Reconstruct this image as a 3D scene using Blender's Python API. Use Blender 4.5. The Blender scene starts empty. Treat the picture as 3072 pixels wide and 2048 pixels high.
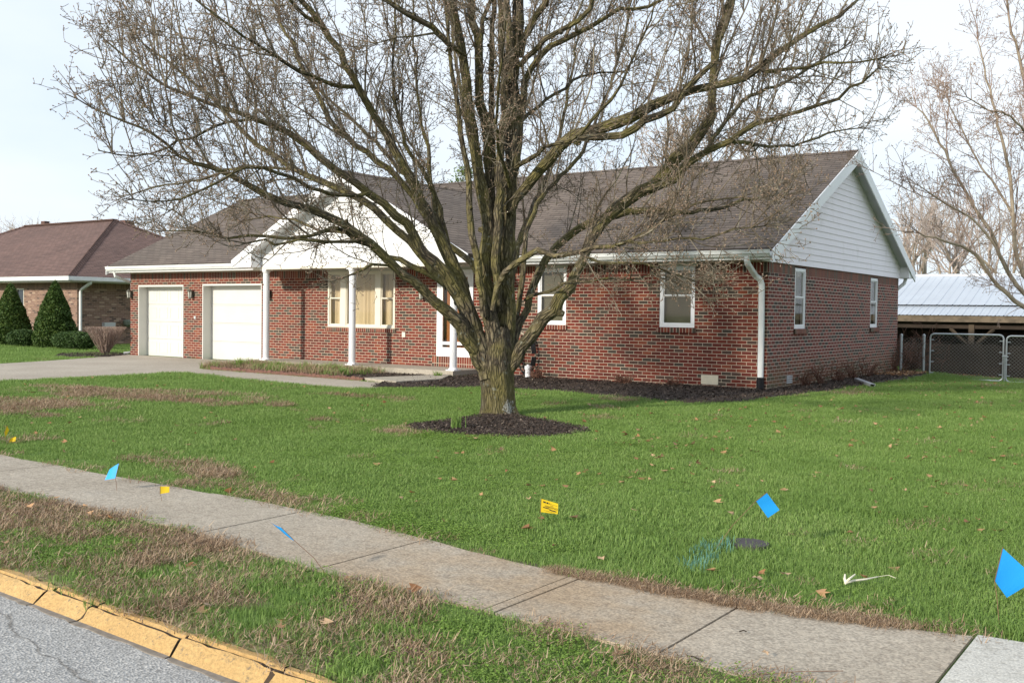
import bpy, math, random
import numpy as np
from mathutils import Vector, Matrix
R_ = math.radians
random.seed(7); rng = np.random.default_rng(7)
scene = bpy.context.scene
COL = scene.collection

# ---------------------------------------------------------------- camera
W0, H0, FPX = 3072.0, 2048.0, 3041.4
CAM = np.array([7.0023, -18.1310, 1.4206])
YAW, PITCH, ROLL = 0.6153, -0.0287, 0.0128
cy, sy = math.cos(YAW), math.sin(YAW)
CF = np.array([-sy*math.cos(PITCH), cy*math.cos(PITCH), math.sin(PITCH)])
_r = np.array([cy, sy, 0.0]); _u = np.cross(_r, CF)
CR = math.cos(ROLL)*_r + math.sin(ROLL)*_u
CU = -math.sin(ROLL)*_r + math.cos(ROLL)*_u
cam_d = bpy.data.cameras.new('camera'); cam = bpy.data.objects.new('camera', cam_d); COL.objects.link(cam)
M = Matrix.Identity(4)
for i in range(3):
    M[i][0] = CR[i]; M[i][1] = CU[i]; M[i][2] = -CF[i]; M[i][3] = CAM[i]
cam.matrix_world = M
cam_d.sensor_width = 36; cam_d.lens = FPX/W0*36; cam_d.clip_end = 3000; cam_d.clip_start = 0.05
scene.camera = cam

# ---------------------------------------------------------------- sky and sun
SUN_EL, SUN_AZ = R_(21), R_(12)          # azimuth the light travels towards, clockwise from +Y
w = bpy.data.worlds.new('World'); scene.world = w; w.use_nodes = True
nt = w.node_tree; nt.nodes.clear()
sky = nt.nodes.new('ShaderNodeTexSky'); sky.sky_type = 'NISHITA'; sky.sun_disc = False
sky.sun_elevation = SUN_EL; sky.sun_rotation = R_(180) + SUN_AZ
tc = nt.nodes.new('ShaderNodeTexCoord'); mp = nt.nodes.new('ShaderNodeMapping'); mp.inputs['Scale'].default_value = (1.0, 1.0, 2.6)
nz = nt.nodes.new('ShaderNodeTexNoise'); nz.inputs['Scale'].default_value = 1.7; nz.inputs['Detail'].default_value = 6; nz.inputs['Roughness'].default_value = 0.5
nt.links.new(tc.outputs['Generated'], mp.inputs['Vector']); nt.links.new(mp.outputs['Vector'], nz.inputs['Vector'])
cr = nt.nodes.new('ShaderNodeValToRGB'); cr.color_ramp.elements[0].position = 0.34; cr.color_ramp.elements[1].position = 0.66
cr.color_ramp.elements[0].color = (0.0, 0.0, 0.0, 1); cr.color_ramp.elements[1].color = (1, 1, 1, 1)
nt.links.new(nz.outputs['Fac'], cr.inputs['Fac'])
cl = nt.nodes.new('ShaderNodeMix'); cl.data_type = 'RGBA'
cl.inputs['A'].default_value = (6.1, 7.3, 8.8, 1); cl.inputs['B'].default_value = (8.6, 9.1, 9.6, 1)
nt.links.new(cr.outputs['Color'], cl.inputs['Factor'])
mx = nt.nodes.new('ShaderNodeMix'); mx.data_type = 'RGBA'; mx.inputs['Factor'].default_value = 0.85
nt.links.new(sky.outputs['Color'], mx.inputs['A']); nt.links.new(cl.outputs['Result'], mx.inputs['B'])
bg = nt.nodes.new('ShaderNodeBackground'); bg.inputs['Strength'].default_value = 0.128
nt.links.new(mx.outputs['Result'], bg.inputs['Color'])
wo = nt.nodes.new('ShaderNodeOutputWorld'); nt.links.new(bg.outputs['Background'], wo.inputs['Surface'])
sd = bpy.data.lights.new('sun', 'SUN'); sd.energy = 4.7; sd.angle = R_(3.0); sd.color = (1.0, 0.93, 0.80)
so = bpy.data.objects.new('sun', sd); COL.objects.link(so)
ldir = Vector((math.sin(SUN_AZ)*math.cos(SUN_EL), math.cos(SUN_AZ)*math.cos(SUN_EL), -math.sin(SUN_EL)))
so.rotation_euler = ldir.to_track_quat('-Z', 'Y').to_euler(); so.location = (-10, -30, 20)
scene.view_settings.view_transform = 'Standard'; scene.view_settings.look = 'None'
scene.view_settings.exposure = 0.0; scene.view_settings.gamma = 1
scene.cycles.max_bounces = 6; scene.cycles.diffuse_bounces = 3; scene.cycles.transparent_max_bounces = 16
scene.cycles.use_denoising = True

# ---------------------------------------------------------------- geometry of the view
def ray(x, y): return CF + (x-W0/2)/FPX*CR - (y-H0/2)/FPX*CU
def at(x, y, d): return CAM + d*ray(x, y)
def gnd(x, y, z=0.0):
    d = ray(x, y); return CAM + d*((z-CAM[2])/d[2])
def proj(P):
    d = np.asarray(P, float) - CAM; z = d @ CF
    z = np.where(np.abs(z) < 1e-6, 1e-6, z)
    return W0/2 + FPX*(d @ CR)/z, H0/2 - FPX*(d @ CU)/z, z

# value noise
def _h(ix, iy, s):
    n = (ix*374761393 + iy*668265263 + s*1442695041) & 0xffffffff
    n = ((n ^ (n >> 13))*1274126177) & 0xffffffff
    return ((n ^ (n >> 16)) & 0xffff)/65535.0
def vnoise(x, y, s=0):
    x = np.asarray(x, float); y = np.asarray(y, float)
    ix = np.floor(x).astype(np.int64); iy = np.floor(y).astype(np.int64); fx = x-ix; fy = y-iy
    fx = fx*fx*(3-2*fx); fy = fy*fy*(3-2*fy)
    return (_h(ix, iy, s)*(1-fx)+_h(ix+1, iy, s)*fx)*(1-fy) + (_h(ix, iy+1, s)*(1-fx)+_h(ix+1, iy+1, s)*fx)*fy
def fbm(x, y, s=0, o=4):
    t = 0; a = 0.5; n = 0
    for k in range(o):
        t = t + a*vnoise(np.asarray(x)*2**k, np.asarray(y)*2**k, s+k*17); n += a; a *= 0.5
    return t/n
def sstep(a, b, v):
    t = np.clip((v-a)/(b-a), 0, 1); return t*t*(3-2*t)

def inpoly(x, y, poly):
    x = np.asarray(x); y = np.asarray(y); c = np.zeros(x.shape, bool); n = len(poly)
    for i in range(n):
        x1, y1 = poly[i]; x2, y2 = poly[(i+1) % n]
        if y1 == y2: continue
        m = ((y1 > y) != (y2 > y)) & (x < (x2-x1)*(y-y1)/(y2-y1)+x1)
        c ^= m
    return c

# ---------------------------------------------------------------- mesh builder
class MB:
    def __init__(s): s.v = []; s.f = []; s.uv = []; s.n = 0; s.mi = []
    def quad(s, pts, uvs=None, mi=0):
        k = len(pts); s.v += [tuple(map(float, p)) for p in pts]; s.f.append(tuple(range(s.n, s.n+k))); s.n += k
        if uvs is None:
            a = Vector(pts[0]); nrm = (Vector(pts[1])-a).cross(Vector(pts[2])-a)
            ax = max(range(3), key=lambda i: abs(nrm[i]))
            uvs = [((p[1], p[2]) if ax == 0 else (p[0], p[2]) if ax == 1 else (p[0], p[1])) for p in pts]
        s.uv.append(uvs); s.mi.append(mi); return s
    def box(s, a, b, mi=0):
        x0, y0, z0 = a; x1, y1, z1 = b
        if x0 > x1: x0, x1 = x1, x0
        if y0 > y1: y0, y1 = y1, y0
        if z0 > z1: z0, z1 = z1, z0
        P = [(x0,y0,z0),(x1,y0,z0),(x1,y1,z0),(x0,y1,z0),(x0,y0,z1),(x1,y0,z1),(x1,y1,z1),(x0,y1,z1)]
        for q in ((0,3,2,1),(4,5,6,7),(0,1,5,4),(1,2,6,5),(2,3,7,6),(3,0,4,7)):
            s.quad([P[i] for i in q], mi=mi)
        return s
    def prism(s, poly, axis, a, b, mi=0):
        """poly: list of 2D points, extruded along axis from a to b"""
        def P(p, t):
            if axis == 'x': return (t, p[0], p[1])
            if axis == 'y': return (p[0], t, p[1])
            return (p[0], p[1], t)
        n = len(poly)
        s.quad([P(p, a) for p in poly], mi=mi); s.quad([P(p, b) for p in reversed(poly)], mi=mi)
        for i in range(n):
            p, q = poly[i], poly[(i+1) % n]
            s.quad([P(p, a), P(p, b), P(q, b), P(q, a)], mi=mi)
        return s
    def lathe(s, prof, c, k=20, mi=0):
        for i in range(len(prof)-1):
            (r0, z0), (r1, z1) = prof[i], prof[i+1]
            for j in range(k):
                a, b = 2*math.pi*j/k, 2*math.pi*(j+1)/k
                s.quad([(c[0]+r0*math.cos(a), c[1]+r0*math.sin(a), c[2]+z0), (c[0]+r0*math.cos(b), c[1]+r0*math.sin(b), c[2]+z0),
                        (c[0]+r1*math.cos(b), c[1]+r1*math.sin(b), c[2]+z1), (c[0]+r1*math.cos(a), c[1]+r1*math.sin(a), c[2]+z1)], mi=mi)
        return s
    def tube(s, pts, r, k=8, mi=0, caps=True):
        V, F = tube_np(np.array(pts, float), np.full(len(pts), r) if np.isscalar(r) else np.array(r), k)
        for f in F: s.quad([V[i] for i in f], mi=mi)
        if caps:
            s.quad([V[i] for i in range(k)][::-1], mi=mi); s.quad([V[len(V)-k+i] for i in range(k)], mi=mi)
        return s
    def build(s, name, mats, parent=None, smooth=False, merge=False):
        o0 = np.array(parent_origin(parent))
        me = bpy.data.meshes.new(name); me.from_pydata([tuple(np.array(p)-o0) for p in s.v], [], s.f)
        uvl = me.uv_layers.new(name='UVMap'); flat = [c for u in s.uv for p in u for c in p]
        uvl.data.foreach_set('uv', flat)
        if not isinstance(mats, (list, tuple)): mats = [mats]
        for m in mats: me.materials.append(m)
        me.polygons.foreach_set('material_index', s.mi)
        if smooth or merge:
            import bmesh
            bm = bmesh.new(); bm.from_mesh(me); bmesh.ops.remove_doubles(bm, verts=bm.verts, dist=0.0004); bm.to_mesh(me); bm.free()
        if smooth:
            me.polygons.foreach_set('use_smooth', [True]*len(me.polygons))
        me.update()
        o = bpy.data.objects.new(name, me); COL.objects.link(o)
        if parent is not None: o.parent = parent
        return o
ORI = {}
def parent_origin(p):
    t = (0.0, 0.0, 0.0)
    while p is not None:
        if p.name in ORI: return ORI[p.name]
        p = p.parent
    return t
def np_mesh(name, V, F, mat, parent=None, smooth=False, uv=None, col=None, k=4):
    """V (n,3) F (m,k) arrays"""
    V = np.asarray(V, np.float32) - np.array(parent_origin(parent), np.float32); F = np.asarray(F, np.int32); k = F.shape[1]
    me = bpy.data.meshes.new(name); me.vertices.add(len(V)); me.vertices.foreach_set('co', V.ravel())
    me.loops.add(F.size); me.loops.foreach_set('vertex_index', F.ravel())
    me.polygons.add(len(F)); me.polygons.foreach_set('loop_start', np.arange(0, F.size, k, dtype=np.int32))
    me.polygons.foreach_set('loop_total', np.full(len(F), k, dtype=np.int32))
    if smooth: me.polygons.foreach_set('use_smooth', np.ones(len(F), bool))
    me.update(calc_edges=True)
    if uv is not None:
        l = me.uv_layers.new(name='UVMap'); l.data.foreach_set('uv', np.asarray(uv, np.float32)[F.ravel()].ravel())
    if col is not None:
        a = me.color_attributes.new('Col', 'FLOAT_COLOR', 'POINT'); c = np.ones((len(V), 4), np.float32); c[:, :col.shape[1]] = col
        a.data.foreach_set('color', c.ravel())
    me.materials.append(mat); me.validate()
    o = bpy.data.objects.new(name, me); COL.objects.link(o)
    if parent is not None: o.parent = parent
    return o
def tube_np(P, r, k):
    n = len(P); T = np.gradient(P, axis=0); T /= np.linalg.norm(T, axis=1)[:, None]+1e-9
    ref = np.array([0, 0, 1.0]) if abs(T[0][2]) < 0.9 else np.array([1.0, 0, 0])
    V = []; N = None
    for i in range(n):
        if N is None: N = np.cross(T[i], ref)
        else: N = N - T[i]*(N @ T[i])
        N = N/(np.linalg.norm(N)+1e-9); B = np.cross(T[i], N)
        a = np.arange(k)*2*math.pi/k
        V.append(P[i] + r[i]*(np.cos(a)[:, None]*N + np.sin(a)[:, None]*B))
    V = np.vstack(V); F = []
    for i in range(n-1):
        for j in range(k):
            F.append((i*k+j, i*k+(j+1) % k, (i+1)*k+(j+1) % k, (i+1)*k+j))
    return V, F
def empty(name, loc, label=None, cat=None, group=None, kind=None):
    o = bpy.data.objects.new(name, None); COL.objects.link(o); o.location = loc; o.empty_display_size = 0.2
    ORI[o.name] = tuple(loc); tag(o, label, cat, group, kind); return o
def tag(o, label=None, cat=None, group=None, kind=None):
    if label: o['label'] = label
    if cat: o['category'] = cat
    if group: o['group'] = group
    if kind: o['kind'] = kind
    return o
def recenter(o, loc):
    """give a top-level mesh its origin at its base"""
    loc = Vector(loc); o.data.transform(Matrix.Translation(-loc)); o.location = loc; return o

# ---------------------------------------------------------------- materials
class NT:
    def __init__(s, name):
        s.m = bpy.data.materials.new(name); s.m.use_nodes = True; s.t = s.m.node_tree; s.t.nodes.clear()
        s.out = s.t.nodes.new('ShaderNodeOutputMaterial'); s.b = s.t.nodes.new('ShaderNodeBsdfPrincipled')
        s.t.links.new(s.b.outputs[0], s.out.inputs['Surface'])
    def n(s, typ, **kw):
        x = s.t.nodes.new('ShaderNode'+typ)
        for k, v in kw.items():
            if k in x.inputs: s.set(x.inputs[k], v)
            elif hasattr(x, k): setattr(x, k, v)
            else: s.set(x.inputs[k.replace('_', ' ')], v)
        return x
    def set(s, inp, v):
        if isinstance(v, bpy.types.NodeSocket): s.t.links.new(v, inp)
        else:
            try: inp.default_value = v
            except Exception: inp.default_value = (*v, 1)
    def rough(s, v): s.set(s.b.inputs['Roughness'], v); return s
    def base(s, v): s.set(s.b.inputs['Base Color'], v); return s
    def coord(s, kind='Object', scale=(1, 1, 1)):
        t = s.n('TexCoord'); m = s.n('Mapping'); m.inputs['Scale'].default_value = scale
        s.t.links.new(t.outputs[kind], m.inputs['Vector']); return m.outputs[0]
    def world(s, scale=(1, 1, 1)):
        t = s.n('NewGeometry'); m = s.n('Mapping'); m.inputs['Scale'].default_value = scale
        s.t.links.new(t.outputs['Position'], m.inputs['Vector']); return m.outputs[0]
    def noise(s, vec, scale, detail=4, rough=0.55, out='Fac'):
        x = s.n('TexNoise', Scale=scale, Detail=detail, Roughness=rough); s.t.links.new(vec, x.inputs['Vector']); return x.outputs[out]
    def ramp(s, fac, stops, interp='LINEAR'):
        r = s.n('ValToRGB'); e = r.color_ramp; e.interpolation = interp
        while len(e.elements) < len(stops): e.elements.new(0.5)
        for el, (p, c) in zip(e.elements, stops):
            el.position = p; el.color = (*c, 1) if len(c) == 3 else c
        s.t.links.new(fac, r.inputs['Fac']); return r.outputs['Color']
    def mix(s, fac, a, b, mode='MIX'):
        x = s.n('Mix', data_type='RGBA', blend_type=mode)
        s.set(x.inputs['Factor'], fac)
        for nm, v in (('A', a), ('B', b)):
            i = [q for q in x.inputs if q.name == nm and q.type == 'RGBA'][0]
            s.set(i, v)
        return [q for q in x.outputs if q.type == 'RGBA'][0]
    def math(s, op, a, b=0.0):
        x = s.n('Math', operation=op); s.set(x.inputs[0], a); s.set(x.inputs[1], b); return x.outputs[0]
    def bump(s, h, strength=0.4, dist=0.01):
        x = s.n('Bump'); x.inputs['Strength'].default_value = strength; x.inputs['Distance'].default_value = dist
        s.t.links.new(h, x.inputs['Height']); s.t.links.new(x.outputs[0], s.b.inputs['Normal']); return s

def simple(name, c, rough=0.5, var=0.12, scale=6, bump=0.0, metal=0.0, bscale=60):
    t = NT(name); v = t.coord('Object')
    nzv = t.noise(v, scale, 6)
    t.base(t.ramp(nzv, [(0.3, tuple(x*(1-var) for x in c)), (0.7, tuple(min(1, x*(1+var)) for x in c))])).rough(rough)
    t.b.inputs['Metallic'].default_value = metal
    if bump: t.bump(t.noise(v, bscale, 5), bump, 0.004)
    return t.m

def brick_mat(name, soldier=False, reds=None, mort=(0.52, 0.43, 0.33), grime=False):
    t = NT(name); uv = t.n('UVMap').outputs[0]
    bt = t.n('TexBrick', offset=(0.0 if soldier else 0.5), Scale=1.0, Mortar_Size=0.0052, Mortar_Smooth=0.1, Bias=0.0)
    bt.inputs['Brick Width'].default_value = 0.2; bt.inputs['Row Height'].default_value = 0.0675
    bt.inputs['Color1'].default_value = (0, 0, 0, 1); bt.inputs['Color2'].default_value = (1, 1, 1, 1); bt.inputs['Mortar'].default_value = (0.5, 0.5, 0.5, 1)
    t.t.links.new(uv, bt.inputs['Vector'])
    R = reds or [(0.0, (0.058, 0.044, 0.032)), (0.12, (0.075, 0.042, 0.030)), (0.2, (0.105, 0.021, 0.012)), (0.4, (0.160, 0.026, 0.013)), (0.6, (0.13, 0.020, 0.012)), (0.8, (0.172, 0.032, 0.015)), (0.94, (0.205, 0.046, 0.019))]
    col = t.ramp(bt.outputs['Color'], R, 'CONSTANT')
    fine = t.noise(t.coord('Object'), 55, 4)
    col = t.mix(0.35, col, t.mix(fine, (0.5, 0.5, 0.5), (1.4, 1.35, 1.3)), 'MULTIPLY')
    mc = t.mix(t.noise(t.coord('Object'), 9, 5), tuple(x*0.82 for x in mort), tuple(min(1, x*1.12) for x in mort))
    col = t.mix(bt.outputs['Fac'], col, mc)
    if grime:
        sx = t.n('SeparateXYZ'); g = t.n('NewGeometry'); t.t.links.new(g.outputs['Position'], sx.inputs[0])
        low = t.n('MapRange'); low.inputs['From Min'].default_value = 0.75; low.inputs['From Max'].default_value = 0.0
        t.t.links.new(sx.outputs['Z'], low.inputs['Value'])
        gn = t.math('MULTIPLY', low.outputs[0], t.noise(t.world(), 2.2, 5))
        col = t.mix(t.math('MULTIPLY', gn, 1.1), col, (0.12, 0.10, 0.035))
    t.base(col).rough(0.85)
    inv = t.math('SUBTRACT', 1.0, bt.outputs['Fac'])
    t.bump(t.math('ADD', inv, t.math('MULTIPLY', fine, 0.35)), 0.6, 0.006)
    return t.m
M_BRICK = brick_mat('red_brick'); M_SOLDIER = brick_mat('soldier_brick', True)
M_BRICKSIDE = brick_mat('red_brick_weathered', grime=True, reds=[(0.0, (0.060, 0.045, 0.036)), (0.2, (0.09, 0.036, 0.028)), (0.34, (0.155, 0.036, 0.027)), (0.6, (0.18, 0.040, 0.030)), (0.85, (0.205, 0.050, 0.034))], mort=(0.64, 0.54, 0.46))
M_NBRICK = brick_mat('tan_brick', reds=[(0.0, (0.12, 0.075, 0.06)), (0.12, (0.22, 0.13, 0.095)), (0.35, (0.30, 0.185, 0.135)), (0.6, (0.25, 0.15, 0.115)), (0.85, (0.40, 0.28, 0.21))], mort=(0.36, 0.28, 0.22))
M_NSOLDIER = brick_mat('tan_soldier_brick', True, reds=[(0.0, (0.2, 0.12, 0.09)), (0.5, (0.28, 0.17, 0.12)), (0.8, (0.24, 0.14, 0.1))], mort=(0.36, 0.28, 0.22))

def shingle_mat(name, a, b, row=0.135):
    t = NT(name); uv = t.n('UVMap').outputs[0]
    bt = t.n('TexBrick', offset=0.5, Scale=1.0, Mortar_Size=0.009, Mortar_Smooth=0.3, Bias=0.0)
    bt.inputs['Brick Width'].default_value = 0.31; bt.inputs['Row Height'].default_value = row
    bt.inputs['Color1'].default_value = (0, 0, 0, 1); bt.inputs['Color2'].default_value = (1, 1, 1, 1); bt.inputs['Mortar'].default_value = (0.3, 0.3, 0.3, 1)
    t.t.links.new(uv, bt.inputs['Vector'])
    c = t.ramp(bt.outputs['Color'], [(0, a), (0.5, tuple((x+y)/2 for x, y in zip(a, b))), (1, b)])
    big = t.noise(t.coord('UV', (0.6, 0.25, 1)), 1.0, 5, 0.6)
    c = t.mix(0.6, c, t.ramp(big, [(0.3, (0.72, 0.72, 0.72)), (0.7, (1.25, 1.22, 1.2))]), 'MULTIPLY')
    c = t.mix(t.math('MULTIPLY', bt.outputs['Fac'], 0.8), c, tuple(x*0.28 for x in a))
    gr = t.noise(t.coord('UV'), 300, 2)
    c = t.mix(0.5, c, t.ramp(gr, [(0.3, (0.6, 0.6, 0.6)), (0.7, (1.3, 1.3, 1.3))]), 'MULTIPLY')
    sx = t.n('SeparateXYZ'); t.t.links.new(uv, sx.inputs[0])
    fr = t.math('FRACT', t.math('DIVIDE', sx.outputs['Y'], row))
    lap_shade = t.ramp(fr, [(0.0, (0.52, 0.52, 0.52)), (0.20, (0.60, 0.60, 0.60)), (0.30, (1, 1, 1)), (1.0, (1.06, 1.06, 1.06))])  # dark butt edge and overlap shadow painted along each course
    c = t.mix(1.0, c, lap_shade, 'MULTIPLY')
    t.base(c).rough(0.95)
    h = t.math('SUBTRACT', 1.0, fr)
    t.bump(t.math('ADD', h, t.math('MULTIPLY', bt.outputs['Color'], 0.4)), 0.9, 0.02)
    return t.m
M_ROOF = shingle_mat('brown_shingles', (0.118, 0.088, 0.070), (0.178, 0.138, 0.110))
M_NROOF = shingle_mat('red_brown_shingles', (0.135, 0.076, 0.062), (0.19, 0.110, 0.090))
M_WHITE = simple('white_paint', (0.84, 0.84, 0.86), 0.4, 0.04, 3)
M_SIDING = simple('white_siding', (0.70, 0.70, 0.71), 0.5, 0.07, 2.5)
def dirty_siding():
    t = NT('weathered_white_siding'); v = t.world((1, 1, 1))
    n1 = t.noise(t.world((1.2, 1.2, 0.5)), 2.5, 8, 0.7)
    c = t.ramp(n1, [(0.35, (0.93, 0.87, 0.93)), (0.58, (0.90, 0.84, 0.89)), (0.80, (0.62, 0.58, 0.57))])
    t.base(c).rough(0.55); return t.m
M_DSIDING = dirty_siding()
M_SOFFIT = simple('cream_soffit', (0.52, 0.50, 0.44), 0.6, 0.08, 2)
M_SOFFITG = simple('grey_soffit', (0.52, 0.53, 0.54), 0.6, 0.08, 2)
M_CREAM = simple('cream_trim', (0.70, 0.66, 0.56), 0.45, 0.05, 3)
M_GARAGE = simple('garage_white', (0.63, 0.62, 0.585), 0.45, 0.04, 1.5)
M_GUTTER = simple('white_gutter_metal', (0.76, 0.77, 0.76), 0.3, 0.09, 4)
M_BLACK = simple('black_plastic', (0.015, 0.015, 0.017), 0.35)
M_LAMPM = simple('dark_bronze', (0.10, 0.095, 0.075), 0.45)
M_VENT = simple('cream_vent', (0.72, 0.66, 0.52), 0.5, 0.08, 8)
M_GALV = simple('galvanised_steel', (0.42, 0.45, 0.47), 0.4, 0.12, 20, metal=0.6)
M_TIN = simple('metal_roof', (0.44, 0.48, 0.54), 0.38, 0.05, 1.2, metal=0.1)
M_WOODOLD = simple('weathered_board', (0.17, 0.13, 0.085), 0.85, 0.25, 4, 0.3)
M_WOODDARK = simple('dark_barn_wood', (0.035, 0.024, 0.017), 0.9, 0.3, 3, 0.3)  # shade inside the shed put into the wood colour as near black
M_SHPOST = simple('shed_post_wood', (0.075, 0.055, 0.038), 0.9, 0.3, 3)  # shade on posts and braces put into a darker wood colour
M_CURT = simple('cream_curtain', (0.80, 0.70, 0.52), 0.9, 0.04, 3)
M_BLIND = simple('pale_blind', (0.30, 0.30, 0.245), 0.7, 0.04, 3)
M_DARK = simple('dark_interior', (0.02, 0.02, 0.02), 0.9)
def glass_mat():
    t = NT('window_glass'); t.t.nodes.remove(t.b)
    tr = t.n('BsdfTransparent'); tr.inputs['Color'].default_value = (0.88, 0.86, 0.82, 1)
    gl = t.n('BsdfGlossy'); gl.inputs['Roughness'].default_value = 0.03
    fr = t.n('LayerWeight'); fr.inputs['Blend'].default_value = 0.5
    m = t.n('MixShader'); t.t.links.new(t.math('ADD', 0.035, t.math('MULTIPLY', t.math('POWER', fr.outputs['Facing'], 4.0), 0.6)), m.inputs[0]); t.t.links.new(tr.outputs[0], m.inputs[1]); t.t.links.new(gl.outputs[0], m.inputs[2])
    t.t.links.new(m.outputs[0], t.out.inputs['Surface']); return t.m
M_GLASS = glass_mat()
def wood_door():
    t = NT('orange_wood'); v = t.coord('Object', (30, 30, 1.5))
    t.base(t.ramp(t.noise(v, 1.0, 5), [(0.3, (0.36, 0.13, 0.045)), (0.7, (0.50, 0.22, 0.08))])).rough(0.4); return t.m
M_WOODDOOR = wood_door()
def concrete(name, a, b, spots=0.5, scale=1.0):
    t = NT(name); v = t.world()
    n1 = t.noise(v, 1.3*scale, 6, 0.6); n2 = t.noise(v, 95, 3, 0.6); n3 = t.noise(v, 22, 5, 0.65)
    c = t.ramp(n1, [(0.3, a), (0.7, b)])
    c = t.mix(spots, c, t.ramp(n2, [(0.36, (0.5, 0.5, 0.5)), (0.5, (1, 1, 1)), (0.62, (1.45, 1.45, 1.42))]), 'MULTIPLY')
    c = t.mix(0.75, c, t.ramp(n3, [(0.32, (0.68, 0.66, 0.63)), (0.5, (1.0, 1.0, 1.0)), (0.7, (1.13, 1.13, 1.13))]), 'MULTIPLY')
    t.base(c).rough(0.9).bump(t.math('ADD', n2, t.math('MULTIPLY', n3, 1.5)), 0.5, 0.006); return t.m
M_CONC = concrete('driveway_concrete', (0.32, 0.27, 0.215), (0.43, 0.375, 0.305), 0.35, 0.4)
M_PORCH = concrete('porch_concrete', (0.34, 0.30, 0.24), (0.42, 0.375, 0.31), 0.25)
M_NEWCONC = concrete('new_concrete', (0.46, 0.44, 0.40), (0.56, 0.54, 0.49), 0.5)
def walk_mat():
    t = NT('sidewalk_concrete'); v = t.world()
    n1 = t.noise(v, 1.1, 6, 0.6); n2 = t.noise(v, 70, 3, 0.6); n3 = t.noise(v, 19, 6, 0.7)
    c = t.ramp(n1, [(0.3, (0.325, 0.275, 0.215)), (0.7, (0.42, 0.365, 0.295))])
    # tan silt washed over the slabs around x = 3.5 .. 5.5
    sx = t.n('SeparateXYZ'); t.t.links.new(v, sx.inputs[0])
    a = t.n('MapRange'); a.interpolation_type = 'SMOOTHSTEP'; a.inputs['From Min'].default_value = 1.7; a.inputs['From Max'].default_value = 4.0; t.t.links.new(sx.outputs['X'], a.inputs['Value'])
    b = t.n('MapRange'); b.interpolation_type = 'SMOOTHSTEP'; b.inputs['From Min'].default_value = 5.4; b.inputs['From Max'].default_value = 4.7; t.t.links.new(sx.outputs['X'], b.inputs['Value'])
    dirt = t.math('MULTIPLY', a.outputs[0], b.outputs[0]); dn = t.n('MapRange'); dn.inputs['From Min'].default_value = 0.3; dn.inputs['From Max'].default_value = 0.6
    t.t.links.new(t.noise(v, 2.5, 6, 0.6), dn.inputs['Value'])
    c = t.mix(t.math('MULTIPLY', t.math('MULTIPLY', dirt, dn.outputs[0]), 0.85), c, (0.36, 0.26, 0.165))
    c = t.mix(0.5, c, t.ramp(n2, [(0.36, (0.45, 0.45, 0.45)), (0.5, (1, 1, 1)), (0.62, (1.5, 1.5, 1.48))]), 'MULTIPLY')
    c = t.mix(0.6, c, t.ramp(n3, [(0.34, (0.6, 0.57, 0.54)), (0.5, (1, 1, 1)), (0.7, (1.18, 1.18, 1.16))]), 'MULTIPLY')
    t.base(c).rough(0.9).bump(t.math('ADD', n2, t.math('MULTIPLY', n3, 1.5)), 0.6, 0.006); return t.m
M_WALK = walk_mat()
def asphalt():
    t = NT('worn_asphalt'); v = t.world()
    vo = t.n('TexVoronoi', Scale=85.0); t.t.links.new(v, vo.inputs['Vector'])
    c = t.ramp(vo.outputs['Color'], [(0.0, (0.17, 0.165, 0.16)), (0.35, (0.30, 0.295, 0.285)), (0.7, (0.40, 0.39, 0.375)), (1.0, (0.55, 0.53, 0.5))])
    c = t.mix(0.5, c, t.ramp(t.noise(v, 2, 6), [(0.3, (0.8, 0.8, 0.82)), (0.7, (1.12, 1.12, 1.12))]), 'MULTIPLY')
    cv = t.n('TexVoronoi', Scale=0.42, feature='DISTANCE_TO_EDGE'); dv = t.mix(0.2, v, t.noise(v, 3, 5, out='Color')); t.t.links.new(dv, cv.inputs['Vector'])
    crack = t.ramp(cv.outputs['Distance'], [(0.0, (0.5, 0.48, 0.46)), (0.003, (1, 1, 1))])
    c = t.mix(1.0, c, crack, 'MULTIPLY')
    t.base(c).rough(0.9).bump(vo.outputs['Distance'], 0.7, 0.008); return t.m
M_ASPH = asphalt()
def kerb_mat():
    t = NT('yellow_kerb_paint'); v = t.world()
    n1 = t.noise(v, 20, 8, 0.8); n2 = t.noise(v, 60, 3)
    y = t.ramp(t.noise(v, 2.2, 5), [(0.3, (0.60, 0.36, 0.13)), (0.7, (0.70, 0.46, 0.19))])
    y = t.mix(0.5, y, t.ramp(n2, [(0.35, (0.7, 0.7, 0.7)), (0.65, (1.2, 1.2, 1.2))]), 'MULTIPLY')
    c = t.mix(t.ramp(n1, [(0.57, (0, 0, 0)), (0.62, (0.9, 0.9, 0.9))]), y, (0.27, 0.20, 0.12))
    t.base(c).rough(0.75).bump(t.math('ADD', n1, t.math('MULTIPLY', n2, 0.4)), 1.0, 0.02); return t.m
M_KERB = kerb_mat()
def ground_mat():
    t = NT('lawn_ground'); v = t.world()
    a = t.n('Attribute', attribute_name='Col'); s = t.n('SeparateColor'); t.t.links.new(a.outputs['Color'], s.inputs[0])
    g = t.ramp(t.noise(v, 14, 6, 0.7), [(0.3, (0.075, 0.125, 0.028)), (0.5, (0.12, 0.20, 0.042)), (0.72, (0.18, 0.25, 0.07))])
    d = t.ramp(t.noise(v, 22, 6, 0.7), [(0.3, (0.10, 0.062, 0.038)), (0.5, (0.22, 0.15, 0.095)), (0.7, (0.38, 0.28, 0.18))])
    t.base(t.mix(s.outputs[0], g, d)).rough(1.0).bump(t.noise(v, 35, 6, 0.7), 0.8, 0.03); return t.m
M_GROUND = ground_mat()
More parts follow.
